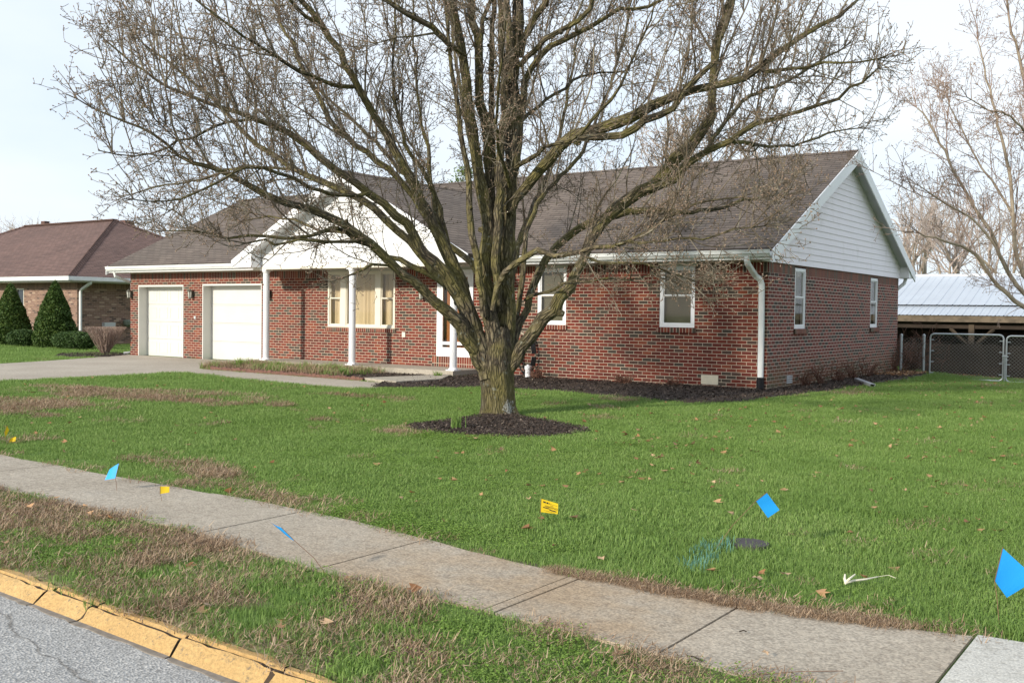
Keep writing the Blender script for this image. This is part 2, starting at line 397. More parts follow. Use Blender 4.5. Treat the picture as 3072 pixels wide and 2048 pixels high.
def blade_mat(name, stops, trans=0.25):
    t = NT(name); a = t.n('Attribute', attribute_name='Col'); s = t.n('SeparateColor'); t.t.links.new(a.outputs['Color'], s.inputs[0])
    v = t.world(); n = t.noise(v, 0.9, 5, 0.6)
    f = t.math('ADD', t.math('MULTIPLY', s.outputs[0], 0.55), t.math('MULTIPLY', n, 0.55))
    c = t.ramp(f, stops)
    t.base(c).rough(0.6)
    tl = t.n('BsdfTranslucent'); t.t.links.new(c, tl.inputs['Color']); m = t.n('MixShader'); m.inputs[0].default_value = trans
    t.t.links.new(t.b.outputs[0], m.inputs[1]); t.t.links.new(tl.outputs[0], m.inputs[2]); t.t.links.new(m.outputs[0], t.out.inputs['Surface'])
    t.b.inputs['Specular IOR Level'].default_value = 0.25
    return t.m
M_BLADE = blade_mat('grass_blades', [(0.12, (0.105, 0.18, 0.040)), (0.42, (0.165, 0.27, 0.060)), (0.68, (0.225, 0.335, 0.088)), (0.95, (0.32, 0.40, 0.15))])
M_STRAW = blade_mat('dead_straw', [(0.15, (0.13, 0.075, 0.045)), (0.5, (0.30, 0.20, 0.125)), (0.9, (0.54, 0.41, 0.28))], 0.1)
M_CLOVER = blade_mat('clover_leaves', [(0.15, (0.12, 0.215, 0.035)), (0.5, (0.185, 0.30, 0.05)), (0.9, (0.26, 0.37, 0.085))], 0.3)
M_EVERG = blade_mat('evergreen_needles', [(0.1, (0.025, 0.05, 0.010)), (0.5, (0.05, 0.095, 0.018)), (0.9, (0.11, 0.15, 0.03))], 0.1)
M_HEDGE = blade_mat('hedge_leaves', [(0.1, (0.025, 0.05, 0.015)), (0.5, (0.045, 0.085, 0.022)), (0.9, (0.08, 0.13, 0.035))], 0.1)
M_PINE = blade_mat('pine_needles', [(0.1, (0.07, 0.11, 0.03)), (0.5, (0.13, 0.19, 0.05)), (0.9, (0.2, 0.26, 0.08))], 0.2)
M_LEAF = blade_mat('fallen_leaves', [(0.1, (0.12, 0.05, 0.025)), (0.4, (0.30, 0.15, 0.07)), (0.75, (0.46, 0.28, 0.15)), (0.95, (0.6, 0.45, 0.3))], 0.1)
def mulch_mat():
    t = NT('dark_mulch'); a = t.n('Attribute', attribute_name='Col'); s = t.n('SeparateColor'); t.t.links.new(a.outputs['Color'], s.inputs[0])
    v = t.world(); n = t.noise(v, 60, 5, 0.7)
    f = t.math('ADD', t.math('MULTIPLY', s.outputs[0], 0.8), t.math('MULTIPLY', n, 0.3))
    t.base(t.ramp(f, [(0.1, (0.022, 0.014, 0.010)), (0.5, (0.055, 0.036, 0.026)), (0.78, (0.13, 0.092, 0.068)), (1.0, (0.42, 0.34, 0.27))])).rough(0.85).bump(n, 0.7, 0.02); return t.m
M_MULCH = mulch_mat()
def bark_mat():
    t = NT('pear_bark'); uv = t.coord('UV', (1, 1, 1))
    va = t.coord('UV', (34, 6, 1)); wob = t.mix(0.25, va, t.noise(t.coord('UV', (9, 9, 1)), 1.0, 3, out='Color'), 'ADD')
    n = t.noise(va, 1.0, 6, 0.62)
    vo = t.n('TexVoronoi', Scale=1.0, feature='DISTANCE_TO_EDGE'); t.t.links.new(wob, vo.inputs['Vector'])
    ridge = t.ramp(vo.outputs['Distance'], [(0.0, (0, 0, 0)), (0.22, (1, 1, 1))])
    h = t.math('ADD', t.math('MULTIPLY', ridge, 0.6), n)
    c = t.ramp(n, [(0.32, (0.05, 0.037, 0.023)), (0.5, (0.15, 0.118, 0.07)), (0.68, (0.30, 0.25, 0.165))])
    c = t.mix(t.math('MULTIPLY', t.math('SUBTRACT', 1.0, ridge), 0.85), c, (0.03, 0.022, 0.015))
    lich = t.noise(t.world(), 2.4, 6, 0.6)
    c = t.mix(t.ramp(lich, [(0.40, (0, 0, 0)), (0.60, (0.7, 0.7, 0.7))]), c, (0.19, 0.165, 0.045))
    gl = t.noise(t.world(), 11, 4, 0.6)
    c = t.mix(t.ramp(gl, [(0.62, (0, 0, 0)), (0.70, (0.6, 0.6, 0.6))]), c, (0.32, 0.33, 0.27))
    wp = t.n('NewGeometry').outputs['Position']; lp = at(1532, 1222, 13.65)
    vm_ = t.n('VectorMath', operation='DISTANCE'); t.t.links.new(wp, vm_.inputs[0]); vm_.inputs[1].default_value = tuple(lp)
    patch = t.math('LESS_THAN', t.math('ADD', vm_.outputs['Value'], t.math('MULTIPLY', t.noise(t.world(), 38, 4, 0.7), 0.35)), 0.262)
    c = t.mix(patch, c, (0.42, 0.42, 0.38))
    t.base(c).rough(0.9).bump(h, 1.0, 0.05); return t.m
M_BARK = bark_mat()
def twig_mat(name, a, b, c3):
    t = NT(name); v = t.world()
    c = t.ramp(t.noise(v, 5, 5, 0.7), [(0.3, a), (0.5, b), (0.68, c3)])
    t.base(c).rough(0.85); return t.m
M_TWIG = twig_mat('pear_twigs', (0.085, 0.060, 0.042), (0.15, 0.115, 0.078), (0.29, 0.265, 0.205))
M_BUD = twig_mat('pear_buds', (0.20, 0.12, 0.085), (0.29, 0.20, 0.14), (0.38, 0.27, 0.2))
M_TWIG2 = twig_mat('reddish_twigs', (0.22, 0.14, 0.115), (0.33, 0.235, 0.19), (0.42, 0.33, 0.27))
M_FARBARK = twig_mat('far_bark', (0.21, 0.165, 0.12), (0.29, 0.235, 0.175), (0.37, 0.31, 0.24))
M_FARTWIG = twig_mat('far_twigs', (0.30, 0.23, 0.19), (0.42, 0.34, 0.295), (0.5, 0.42, 0.36))
M_BLUE = simple('blue_flag_vinyl', (0.02, 0.36, 0.92), 0.45, 0.05, 8)
M_YELLOW = simple('yellow_flag_vinyl', (0.92, 0.62, 0.02), 0.45, 0.05, 8)
M_RUST = simple('rusty_wire', (0.18, 0.10, 0.06), 0.7)
M_BONE = simple('bleached_wood', (0.72, 0.66, 0.52), 0.7, 0.15, 20)
M_EDGE = simple('terracotta_edging', (0.15, 0.075, 0.055), 0.9, 0.3, 14, 0.3)
M_STONE = simple('pale_plastic', (0.75, 0.74, 0.70), 0.5)
M_INK = simple('black_ink', (0.02, 0.02, 0.02), 0.6)

# ================================================================= GROUND
WALK_FAR = [(-60, -12.9), (-8, -13.0), (-2.52, -13.09), (-0.33, -13.15), (1.0, -13.15), (2.24, -13.22), (3.0, -13.34), (4.03, -13.49), (5.1, -13.49), (6.12, -13.30), (9.5, -13.25), (60, -13.3)]
WALK_NEAR = [(-60, -13.95), (-8, -13.98), (-2.5, -14.05), (0.68, -14.03), (1.74, -14.09), (2.99, -14.27), (4.18, -14.31), (5.1, -14.37), (6.0, -14.36), (60, -14.4)]
KERB_L = [(-60, -15.1), (-8, -15.16), (1.59, -15.27), (2.44, -15.31), (3.5, -15.37), (5, -15.42), (9, -15.5), (60, -15.9)]
def yl(L, x): return np.interp(x, [p[0] for p in L], [p[1] for p in L])
DRIVE = [(-11.45, -15.2), (-11.66, -8.0), (-11.66, -4.2), (-11.89, -3.16), (-12.6, -2.9), (-13.0, -1.2), (-13.0, -0.02), (-19.9, -0.02), (-19.9, 0.3), (-20.4, 0.2), (-18.9, -1.8), (-18.26, -3.03), (-17.43, -5.17), (-17.0, -8), (-17.0, -15.2)]
WALKWAY = [(-11.66, -4.2), (-9.2, -4.62), (-6.9, -4.93), (-5.72, -4.69), (-5.5, -4.1), (-6.0, -3.6), (-6.83, -3.41), (-11.89, -3.16)]
HOUSE = [(-19.8, 0), (0, 0), (0, 9), (-19.8, 9)]
MULCH1 = [(-6.5, -0.1), (-6.5, -1.2), (-6.75, -2.2), (-6.3, -3.5), (-5.79, -4.5), (-5.38, -4.16), (-4.7, -3.5), (-4.28, -3.07), (-3.4, -2.85), (-2.61, -2.83), (-1.52, -2.96), (-0.43, -3.24), (0.17, -3.20), (0.49, -2.7), (0.62, -1.9), (0.69, -1.0), (0.85, 0.5), (0.92, 2.75), (0.95, 5.4), (0.95, 8.2), (0.6, 8.7), (0.03, 8.7), (0.03, -0.03), (-0.03, -0.03)]
MULCH1 = [(x, min(y, -0.02)) if x < 0.0 else (x, y) for x, y in MULCH1]
TX, TY = -1.07, -6.95
_ma = np.linspace(0, 2*math.pi, 40, endpoint=False)
def _mr(a):
    r = 1.05+0.12*np.sin(2*a+0.6)+0.08*np.sin(5*a+1.3)+0.05*np.sin(9*a)
    return r
MC = np.array([-0.45, -8.05])
MULCH2 = [(MC[0]+_mr(a)*1.42*math.cos(a)*0.95*0.82+_mr(a)*0.25*math.sin(a)*0, MC[1]+_mr(a)*1.12*math.sin(a)) for a in _ma]
MULCH2 = [tuple(gnd(x, y)[:2]) for x, y in [(1215, 1283), (1262, 1297), (1330, 1303), (1400, 1309), (1480, 1315), (1560, 1318), (1650, 1313), (1720, 1307), (1775, 1298), (1760, 1287), (1700, 1276), (1640, 1266), (1570, 1258), (1540, 1246), (1480, 1243), (1440, 1252), (1380, 1262), (1300, 1270), (1240, 1273)]]
BED = [(-12.1, -3.05), (-6.95, -3.3), (-6.75, -2.2), (-6.75, -1.2), (-12.9, -1.2)]
STEP = [(-7.15, -3.3), (-5.95, -3.62), (-5.85, -2.4), (-6.55, -1.22), (-6.74, -1.22)]

def ground_z(x, y):
    x = np.asarray(x, float); y = np.asarray(y, float)
    z = 0.03*(fbm(x*0.5, y*0.5, 3, 3)-0.5)*sstep(-4.5, -7, y)*sstep(-13.0, -12, y)
    z = z - 0.34*sstep(3.5, 16, y)*np.where(y > 9.3, sstep(-3, 1, x), sstep(0.95, 2.4, x))
    z = z - 0.004
    k = yl(KERB_L, x); z = np.where(y < k+0.02, -0.22, z)
    z = np.where(y < -27, 0.0, z)
    z = z + 6*sstep(120, 600, np.hypot(x, y))*0
    return z
# dead patches: centre (pixel on ground), radii in metres, strength
DP = []
for px, py, rx, ry, s in [(330, 1185, 1.9, 0.9, 1.0), (520, 1200, 1.6, 0.45, 0.9), (640, 1187, 1.6, 0.4, 0.55), (100, 1215, 1.6, 0.7, 0.85), (30, 1235, 1.2, 0.5, 0.8), (230, 1170, 1.2, 0.5, 0.7),
                          (820, 1215, 0.5, 0.2, 0.5), (960, 1262, 0.35, 0.18, 0.8), (1060, 1192, 1.4, 0.25, 0.5), (1160, 1196, 1.0, 0.25, 0.5), (1215, 1300, 0.35, 0.22, 0.9), (1230, 1285, 0.3, 0.2, 0.6),
                          (1830, 1225, 0.6, 0.35, 0.6), (1800, 1255, 0.35, 0.2, 0.75), (1880, 1205, 0.7, 0.25, 0.5), (1570, 1185, 0.4, 0.3, 0.5), (1650, 1215, 0.4, 0.25, 0.4),
                          (560, 1400, 0.9, 0.3, 0.5), (650, 1425, 0.6, 0.25, 0.7), (800, 1490, 0.55, 0.16, 1.0), (870, 1505, 0.4, 0.12, 0.9), (430, 1385, 0.4, 0.15, 0.4), (600, 1450, 0.4, 0.12, 0.8),
                          (720, 1455, 0.35, 0.15, 0.5), (1090, 1555, 0.3, 0.08, 0.8), (1010, 1510, 0.25, 0.08, 0.5), (2560, 1180, 0.4, 0.8, 0.35), (3000, 1160, 0.5, 0.2, 0.5), (60, 1320, 0.7, 0.3, 0.3), (380, 1265, 0.5, 0.2, 0.3), (610, 1275, 0.5, 0.15, 0.35)]:
    g = gnd(px, py); DP.append((g[0], g[1], rx*(0.85 if px < 700 and py < 1240 else 0.62), ry*(0.8 if px < 700 and py < 1240 else 0.7), s*(0.85 if px < 700 and py < 1240 else 0.75)))
def dead(x, y):
    x = np.asarray(x, float); y = np.asarray(y, float)
    n = fbm(x*2.1, y*2.1, 11, 4); n2 = vnoise(x*8.5, y*8.5, 12); d = np.zeros_like(x)
    for cx, cy_, rx, ry, s in DP:
        q = ((x-cx)/rx)**2+((y-cy_)/ry)**2
        d = np.maximum(d, s*sstep(1.5, 0.3, q+2.6*(n-0.5)+1.6*(n2-0.5)))
    # verge between kerb and walk: patchy
    kb = yl(KERB_L, x); wn = yl(WALK_NEAR, x); wf = yl(WALK_FAR, x)
    verge = (y < wn) & (y > kb)
    vm = 0.85*sstep(0.555, 0.445, 0.55*fbm(x*2.3+5, y*3.2, 23, 4)+0.45*vnoise(x*6, y*9, 29) + 0.14*(x-1.6)/5.0)
    vm = np.maximum(vm, 0.55*sstep(0.22, 0.0, y-kb)); vm = np.maximum(vm, 0.7*sstep(0.18, 0.0, wn-y)*(x > 4.4)); vm = np.maximum(vm, 0.8*sstep(0.25, 0.0, wn-y)*(x < 2.0)*(fbm(x*2, y, 5, 2) > 0.45))
    d = np.where(verge, vm*0.95, d)
    # brown thatch along the lawn side of the walk
    e = y-wf
    th = sstep(0.11, 0.03, e+0.22*(n-0.5))*(e > 0)*sstep(3.9, 4.3, x)
    th = np.maximum(th, sstep(0.05, 0.01, e)*(e > 0)*0.8)
    d = np.maximum(d, th)
    return np.clip(d, 0, 1)
xs = np.unique(np.concatenate([[-900, -500, -250, -120, -70, -50, -40], np.arange(-34, -14, 0.35), np.arange(-14, 12, 0.11), np.arange(12, 30, 0.6), [35, 50, 80, 130, 260, 500, 900]]))
ys = np.unique(np.concatenate([[-900, -500, -250, -120, -60, -40, -32, -27.1, -27.0, -26, -22, -18, -16.2], np.arange(-15.6, -5, 0.09), np.arange(-5, 10, 0.16), np.arange(10, 30, 0.5), [35, 45, 60, 90, 140, 260, 500, 900]]))
X, Y = np.meshgrid(xs, ys); Z = ground_z(X, Y)
V = np.stack([X.ravel(), Y.ravel(), Z.ravel()], 1); nx, ny = len(xs), len(ys)
I = (np.arange(ny-1)[:, None]*nx+np.arange(nx-1)[None]).ravel(); F = np.stack([I, I+1, I+1+nx, I+nx], 1)
dv = dead(V[:, 0], V[:, 1]); dc = np.stack([dv, dv, dv], 1)
g = np_mesh('ground', V, F, M_GROUND, smooth=True, col=dc); tag(g, kind='structure')

def flat_poly(name, poly, z, mat, thick=0.08):
    m = MB(); m.prism(poly, 'z', z-thick, z) ; o = m.build(name, mat)
    me = o.data
    import bmesh
    bm = bmesh.new(); bm.from_mesh(me); bmesh.ops.recalc_face_normals(bm, faces=bm.faces); bm.to_mesh(me); bm.free()
    return tag(o, kind='structure')
def jitter_poly(poly, step=0.35, amp=0.03, seed=3):
    out = []; n = len(poly)
    for i in range(n):
        a = np.array(poly[i]); b = np.array(poly[(i+1) % n]); k = max(1, int(np.linalg.norm(b-a)/step))
        for j in range(k):
            p = a+(b-a)*j/k; out.append(tuple(p+amp*np.array([vnoise(p[0]*2.3, p[1]*2.3, seed)-0.5, vnoise(p[0]*2.3, p[1]*2.3, seed+1)-0.5])*2 if j else p))
    return out
# road
rx = np.concatenate([[-60, -8], np.arange(-3, 9.1, 0.25), [60]])
road_top = [(x, float(yl(KERB_L, x))-0.118+0.012*(float(vnoise(x*3, 0, 5))-0.5)) for x in rx]
m = MB()
for (a, b) in zip(road_top[:-1], road_top[1:]):
    m.quad([(a[0], -24, -0.06), (b[0], -24, -0.06), (b[0], b[1], -0.06), (a[0], a[1], -0.06)])
tag(m.build('road', M_ASPH, merge=True), kind='structure')
# kerb: cracked sections, sloping face
M_JOINT = simple('grey_gutter_edge', (0.20, 0.17, 0.14), 0.95, 0.3, 20, 0.4)
joints = [-60, -20, -8, -3.0, -0.6, 0.9, 2.19, 2.62, 3.36, 3.98, 4.9, 6.6, 8.3, 20, 60]
m = MB()
for si, (x0, x1) in enumerate(zip(joints[:-1], joints[1:])):
    dz = random.uniform(-0.006, 0.006); dy = random.uniform(-0.006, 0.006)
    n = max(1, min(60, int((x1-x0-0.02)/0.06))) if x1-x0 < 10 else 4
    X_ = np.linspace(x0+0.007, x1-0.007, n+1)
    def prof(x, i):
        k = float(yl(KERB_L, x)); e = 0.030*(float(fbm(x*7, si, 31, 3))-0.5)+0.006*(float(vnoise(x*40, si, 3))-0.5); cw = 0.006+0.02*float(vnoise(x*9, 3, 77))
        if i == 0 or i == 1: e += (float(vnoise(x*60, si*7, 9))-0.5)*0.012
        jx = (lambda j: 0.0) if i == 0 else (lambda j: 0.022*(float(vnoise(j*1.7+round(x*3)*5.1, 2, 41))-0.5)*2)
        L_ = [(x, k+0.035+dy+e*1.5, -0.03), (x, k+0.028+dy+e*2, 0.0+dz+0.002), (x, k-0.018+dy+e+cw*0.4, 0.006+dz), (x, k-0.020+dy+e, -0.008+dz), (x, k-0.030+dy+e-cw*0.6, -0.008+dz),
                (x, k-0.034+dy+e-cw, 0.003+dz), (x, k-0.062+dy+e*0.5, -0.006+dz), (x, k-0.098+dy, -0.038+dz), (x, k-0.116, -0.056), (x, k-0.150+0.006*math.sin(x*23)+e, -0.0565), (x, k-0.156+e, -0.08)]
        return [(q[0]+jx(j), q[1], q[2]) for j, q in enumerate(L_)]
    P = [prof(x, 1 if ii in (0, n) else 0) for ii, x in enumerate(X_)]
    for a, b in zip(P[:-1], P[1:]):
        for j in range(len(a)-1): m.quad([a[j], a[j+1], b[j+1], b[j]], mi=(1 if j >= 8 else 2 if j == 3 else 0))
    m.quad(P[0][::-1], mi=2); m.quad(P[-1], mi=2)
M_CRACK = simple('crack_dirt', (0.06, 0.04, 0.025), 1.0, 0.4, 30, 0.5)
kb = m.build('kerb', [M_KERB, M_JOINT, M_CRACK], merge=True); tag(kb, kind='structure')
# sidewalk slabs
wj = [-60, -20, -8, -5.1, -3.9, -2.72, -1.53, -0.35, 0.70, 1.75, 2.98, 4.15, 4.22, 5.10, 6.115]
m = MB()
for i, (x0, x1) in enumerate(zip(wj[:-1], wj[1:])):
    dz = random.uniform(-0.004, 0.004); n = max(1, int((x1-x0)/0.12)) if x1-x0 < 4 else 3
    X_ = np.linspace(x0+0.006, x1-0.006, n+1)
    rows = []
    for x in X_:
        f = float(yl(WALK_FAR, x))+0.02*(float(fbm(x*4, 1, 8, 3))-0.5)*2; nn = float(yl(WALK_NEAR, x))+0.025*(float(fbm(x*4, 9, 4, 3))-0.5)*2
        rows.append([(x, nn, 0.012+dz), (x, f, 0.012+dz)])
    for a, b in zip(rows[:-1], rows[1:]):
        m.quad([a[0], b[0], b[1], a[1]])
    for a, b in ((rows[0], None), (rows[-1], None)):
        m.quad([(a[0][0], a[0][1], -0.03), (a[1][0], a[1][1], -0.03), a[1], a[0]])
    for k in (0, 1):
        for a, b in zip(rows[:-1], rows[1:]): m.quad([(a[k][0], a[k][1], -0.03), (b[k][0], b[k][1], -0.03), b[k], a[k]])
tag(m.build('sidewalk', M_WALK, merge=True), kind='structure')
# strip of earth seen in the joints
m = MB(); m.quad([(-60, -13.95, 0.001), (6.1, -14.3, 0.001), (6.1, -13.4, 0.001), (-60, -12.95, 0.001)])
tag(m.build('dirt', simple('joint_dirt', (0.12, 0.09, 0.06), 1.0, 0.3, 30)), kind='structure')
# newer concrete at the right: pale strip then greyer slab
m = MB(); m.prism([(6.13, -13.29), (6.13, -15.45), (6.38, -15.45), (6.46, -13.27)], 'z', -0.05, 0.02)
m.prism([(6.47, -13.27), (6.39, -15.45), (11.5, -15.5), (11.5, -13.2)], 'z', -0.05, 0.018, mi=1)
o = m.build('apron', [M_NEWCONC, M_WALK]); tag(o, kind='structure')
flat_poly('driveway', jitter_poly(DRIVE, 0.5, 0.02), 0.012, M_CONC)
flat_poly('path', jitter_poly(WALKWAY, 0.4, 0.02), 0.020, M_CONC)
flat_poly('step', STEP, 0.075, M_PORCH, 0.1)

# ---------------------------------------------------------------- helpers for scattering
def in_view(P, marg=1500, near=1.5):
    x, y, z = proj(P); return (z > near) & (x > -marg) & (x < W0+marg) & (y > -marg) & (y < H0+marg+150)
POLY_HARD = [DRIVE, WALKWAY, HOUSE, MULCH1, MULCH2, BED, [(-6.6, -1.25), (-13.1, -1.25), (-13.1, 0), (-6.6, 0)]]
LID = gnd(2245, 1636)
def lawn_ok(x, y, pad=0.0):
    ok = (y > yl(KERB_L, x)+0.05) & ~((y < yl(WALK_FAR, x)+pad) & (y > yl(WALK_NEAR, x)-pad)) & ~((x > 6.1) & (y < -13.25))
    for p in POLY_HARD: ok &= ~inpoly(x, y, p)
    ok &= np.hypot(x-LID[0], y-LID[1]) > 0.15
    return ok
def scatter(n_per_m2, x0, x1, y0, y1, seed):
    r = np.random.default_rng(seed); n = int(n_per_m2*(x1-x0)*(y1-y0))
    x = r.uniform(x0, x1, n); y = r.uniform(y0, y1, n); return x, y, r
PROTO = {}
def clump(name, nb, rad, h0, h1, w, mat, seed, lean=0.5, kind='blade'):
    r = np.random.default_rng(seed); V = []; F = []; C = []
    for b in range(nb):
        a = r.uniform(0, 6.283); q = rad*math.sqrt(r.uniform()); bx, by = q*math.cos(a), q*math.sin(a)
        c = r.uniform(); n0 = len(V)
        if kind == 'blade':
            h = r.uniform(h0, h1); d = r.uniform(0, 6.283); l = r.uniform(0.1, lean)*h; t = d+1.57+r.uniform(-.5, .5)
            dx, dy = math.cos(d), math.sin(d); wx, wy = math.cos(t)*w/2, math.sin(t)*w/2
            V += [(bx-wx, by-wy, -0.01), (bx+wx, by+wy, -0.01), (bx+dx*l*0.35+wx*.8, by+dy*l*0.35+wy*.8, h*0.6), (bx+dx*l*0.35-wx*.8, by+dy*l*0.35-wy*.8, h*0.6),
                  (bx+dx*l+wx*.12, by+dy*l+wy*.12, h*(1-0.25*l/h)), (bx+dx*l-wx*.12, by+dy*l-wy*.12, h*(1-0.25*l/h))]
            F += [(n0, n0+1, n0+2, n0+3), (n0+3, n0+2, n0+4, n0+5)]; C += [c]*6
        elif kind == 'straw':
            L = r.uniform(h0, h1); d = r.uniform(0, 6.283); dx, dy = math.cos(d)*L, math.sin(d)*L; z = r.uniform(0.002, 0.02); z2 = z+r.uniform(-0.005, 0.03)
            wx, wy = -math.sin(d)*w/2, math.cos(d)*w/2
            V += [(bx-wx, by-wy, z), (bx+wx, by+wy, z+.001), (bx+dx+wx*.4, by+dy+wy*.4, z2), (bx+dx-wx*.4, by+dy-wy*.4, z2)]; F += [(n0, n0+1, n0+2, n0+3)]; C += [c]*4
        else:  # round leaflets
            h = r.uniform(h0, h1); s = w*r.uniform(.7, 1.2); tx, ty = r.uniform(-.5, .5, 2)
            pts = [(math.cos(k*1.5708)*s, math.sin(k*1.5708)*s) for k in range(4)]
            V += [(bx+p[0], by+p[1], h+p[0]*tx+p[1]*ty) for p in pts]; F += [(n0, n0+1, n0+2, n0+3)]; C += [c]*4
    c = np.array(C)[:, None].repeat(3, 1)
    o = np_mesh(name, V, F, mat, col=c); COL.objects.unlink(o); return o
def instancer(name, P, protos, smin, smax, seed, label, scl=None):
    """one stuff object: blades instanced on scattered points"""
    col = bpy.data.collections.new(name+'_kinds')
    for p in protos: col.objects.link(p)
    me = bpy.data.meshes.new(name); me.vertices.add(len(P)); me.vertices.foreach_set('co', np.asarray(P, np.float32).ravel())
    r = np.random.default_rng(seed)
    rot = me.attributes.new('rot', 'FLOAT_VECTOR', 'POINT'); rv = np.zeros((len(P), 3), np.float32); rv[:, 2] = r.uniform(0, 6.283, len(P)); rv[:, :2] = r.normal(0, 0.06, (len(P), 2)); rot.data.foreach_set('vector', rv.ravel())
    sc = me.attributes.new('scl', 'FLOAT', 'POINT'); sv = r.uniform(smin, smax, len(P)).astype(np.float32)
    if scl is not None: sv *= scl.astype(np.float32)
    sc.data.foreach_set('value', sv)
    ob = bpy.data.objects.new(name, me); COL.objects.link(ob); tag(ob, kind='stuff', label=label)
    gt = bpy.data.node_groups.new(name, 'GeometryNodeTree')
    gt.interface.new_socket('Geometry', in_out='INPUT', socket_type='NodeSocketGeometry'); gt.interface.new_socket('Geometry', in_out='OUTPUT', socket_type='NodeSocketGeometry')
    N = gt.nodes; L = gt.links; gi = N.new('NodeGroupInput'); go = N.new('NodeGroupOutput')
    ip = N.new('GeometryNodeInstanceOnPoints'); ci = N.new('GeometryNodeCollectionInfo'); ci.inputs['Collection'].default_value = col
    ci.inputs['Separate Children'].default_value = True; ci.inputs['Reset Children'].default_value = True
    ip.inputs['Pick Instance'].default_value = True
    a1 = N.new('GeometryNodeInputNamedAttribute'); a1.data_type = 'FLOAT_VECTOR'; a1.inputs['Name'].default_value = 'rot'
    a2 = N.new('GeometryNodeInputNamedAttribute'); a2.data_type = 'FLOAT'; a2.inputs['Name'].default_value = 'scl'
    L.new(gi.outputs[0], ip.inputs['Points']); L.new(ci.outputs[0], ip.inputs['Instance'])
    L.new(a1.outputs[0], ip.inputs['Rotation']); L.new(a2.outputs[0], ip.inputs['Scale'])
    L.new(ip.outputs[0], go.inputs[0])
    md = ob.modifiers.new('scatter', 'NODES'); md.node_group = gt
    return ob

# ================================================================= BRICK HOUSE
HZ = 2.43
house = empty('brick_house', (-9.9, 4.5, 0), 'single storey red brick ranch house with brown roof, white gables and two garage doors', 'house')
def wall_skin(m, ax, u0, u1, z0, z1, openings, mi_top=1, depth=0.12, fixed=0.0, soldier_z=2.225, solid=(), outward=-1):
    """skin with real openings; ax 'x': wall along x facing -y at y=fixed ; ax 'y': along y facing +x at x=fixed"""
    us = sorted({u0, u1, *[o[0] for o in openings], *[o[1] for o in openings]}); zs = sorted({z0, z1, soldier_z, *[o[2] for o in openings], *[o[3] for o in openings]})
    zs = [z for z in zs if z0 <= z <= z1]
    def P(u, z, d=0.0): return (u, fixed+d, z) if ax == 'x' else (fixed-d, u, z)
    for a, b in zip(us[:-1], us[1:]):
        for c, e in zip(zs[:-1], zs[1:]):
            um, zm = (a+b)/2, (c+e)/2
            if any(o[0] < um < o[1] and o[2] < zm < o[3] for o in openings): continue
            s = zm > soldier_z
            q = [P(a, c), P(b, c), P(b, e), P(a, e)]
            uv = [(a, c), (b, c), (b, e), (a, e)]
            if s: uv = [(v-soldier_z+0.003, u+0.03) for u, v in uv]
            m.quad(q, uv, mi=mi_top if s else 0)
    for o in openings:
        a, b, c, e = o
        for q in ([P(a, c), P(a, e), P(a, e, depth), P(a, c, depth)], [P(b, c), P(b, c, depth), P(b, e, depth), P(b, e)], [P(a, e), P(b, e), P(b, e, depth), P(a, e, depth)], [P(a, c), P(a, c, depth), P(b, c, depth), P(b, c)]):
            m.quad(q)
FW = [(-19.37, -17.25, -0.02, 2.08), (-16.41, -13.95, -0.02, 2.10), (-11.49, -9.24, 1.0, 2.40), (-7.93, -6.88, 0.39, 2.40), (-5.16, -4.43, 1.165, 2.40), (-2.24, -1.48, 1.165, 2.40), (-1.32, -0.96, 0.08, 0.26)]
m = MB(); wall_skin(m, 'x', -19.77, 0, -0.15, HZ, FW, depth=0.14); m.build('front_wall', [M_BRICK, M_SOLDIER], house)
SW = [(1.41, 2.06, 1.165, 2.39), (6.58, 7.20, 1.165, 2.37), (1.05, 1.36, 0.10, 0.26)]
m = MB(); wall_skin(m, 'y', 0, 9.04, -0.15, HZ, SW, depth=0.10); m.build('side_wall', [M_BRICKSIDE, M_SOLDIER], house)
m = MB(); m.quad([(-19.77, 9.04, -0.5), (-19.77, 9.04, HZ), (0, 9.04, HZ), (0, 9.04, -0.5)]); m.quad([(-19.77, 0, -0.15), (-19.77, 0, HZ), (-19.77, 9.04, HZ), (-19.77, 9.04, -0.5)]); m.build('rear_wall', [M_BRICK], house)
# roof: main gable
RX0, RX1 = -20.2, 0.25; EY0, EY1, RY = -0.46, 9.50, 4.52; EZ, RZ = 2.585, 5.02; TH = 0.06
def roof_slab(m, p0, p1, p2, p3, up=TH):
    """p0->p1 eave, p2<-p3 ridge (p0,p1,p2,p3 loop); uv in metres along eave and up the slope"""
    P = [np.array(p, float) for p in (p0, p1, p2, p3)]
    e = P[1]-P[0]; e /= np.linalg.norm(e); nrm = np.cross(P[1]-P[0], P[3]-P[0]); nrm /= np.linalg.norm(nrm); s = np.cross(nrm, e)
    if nrm[2] < 0: nrm = -nrm; s = -s
    uv = [(float((p-P[0]) @ e), float((p-P[0]) @ s)) for p in P]
    T = [p+nrm*up*0.0+np.array([0, 0, up]) for p in P]
    m.quad([tuple(p) for p in T], uv)
    m.quad([tuple(p) for p in P][::-1], uv[::-1], mi=1)
    for i in range(4):
        j = (i+1) % 4; m.quad([tuple(P[i]), tuple(P[j]), tuple(T[j]), tuple(T[i])], [(0, 0.01), (1, 0.01), (1, 0.02), (0, 0.02)])
m = MB()
roof_slab(m, (RX0, EY0, EZ), (RX1, EY0, EZ), (RX1, RY, RZ), (RX0, RY, RZ)); roof_slab(m, (RX1, EY1, EZ), (RX0, EY1, EZ), (RX0, RY, RZ), (RX1, RY, RZ))
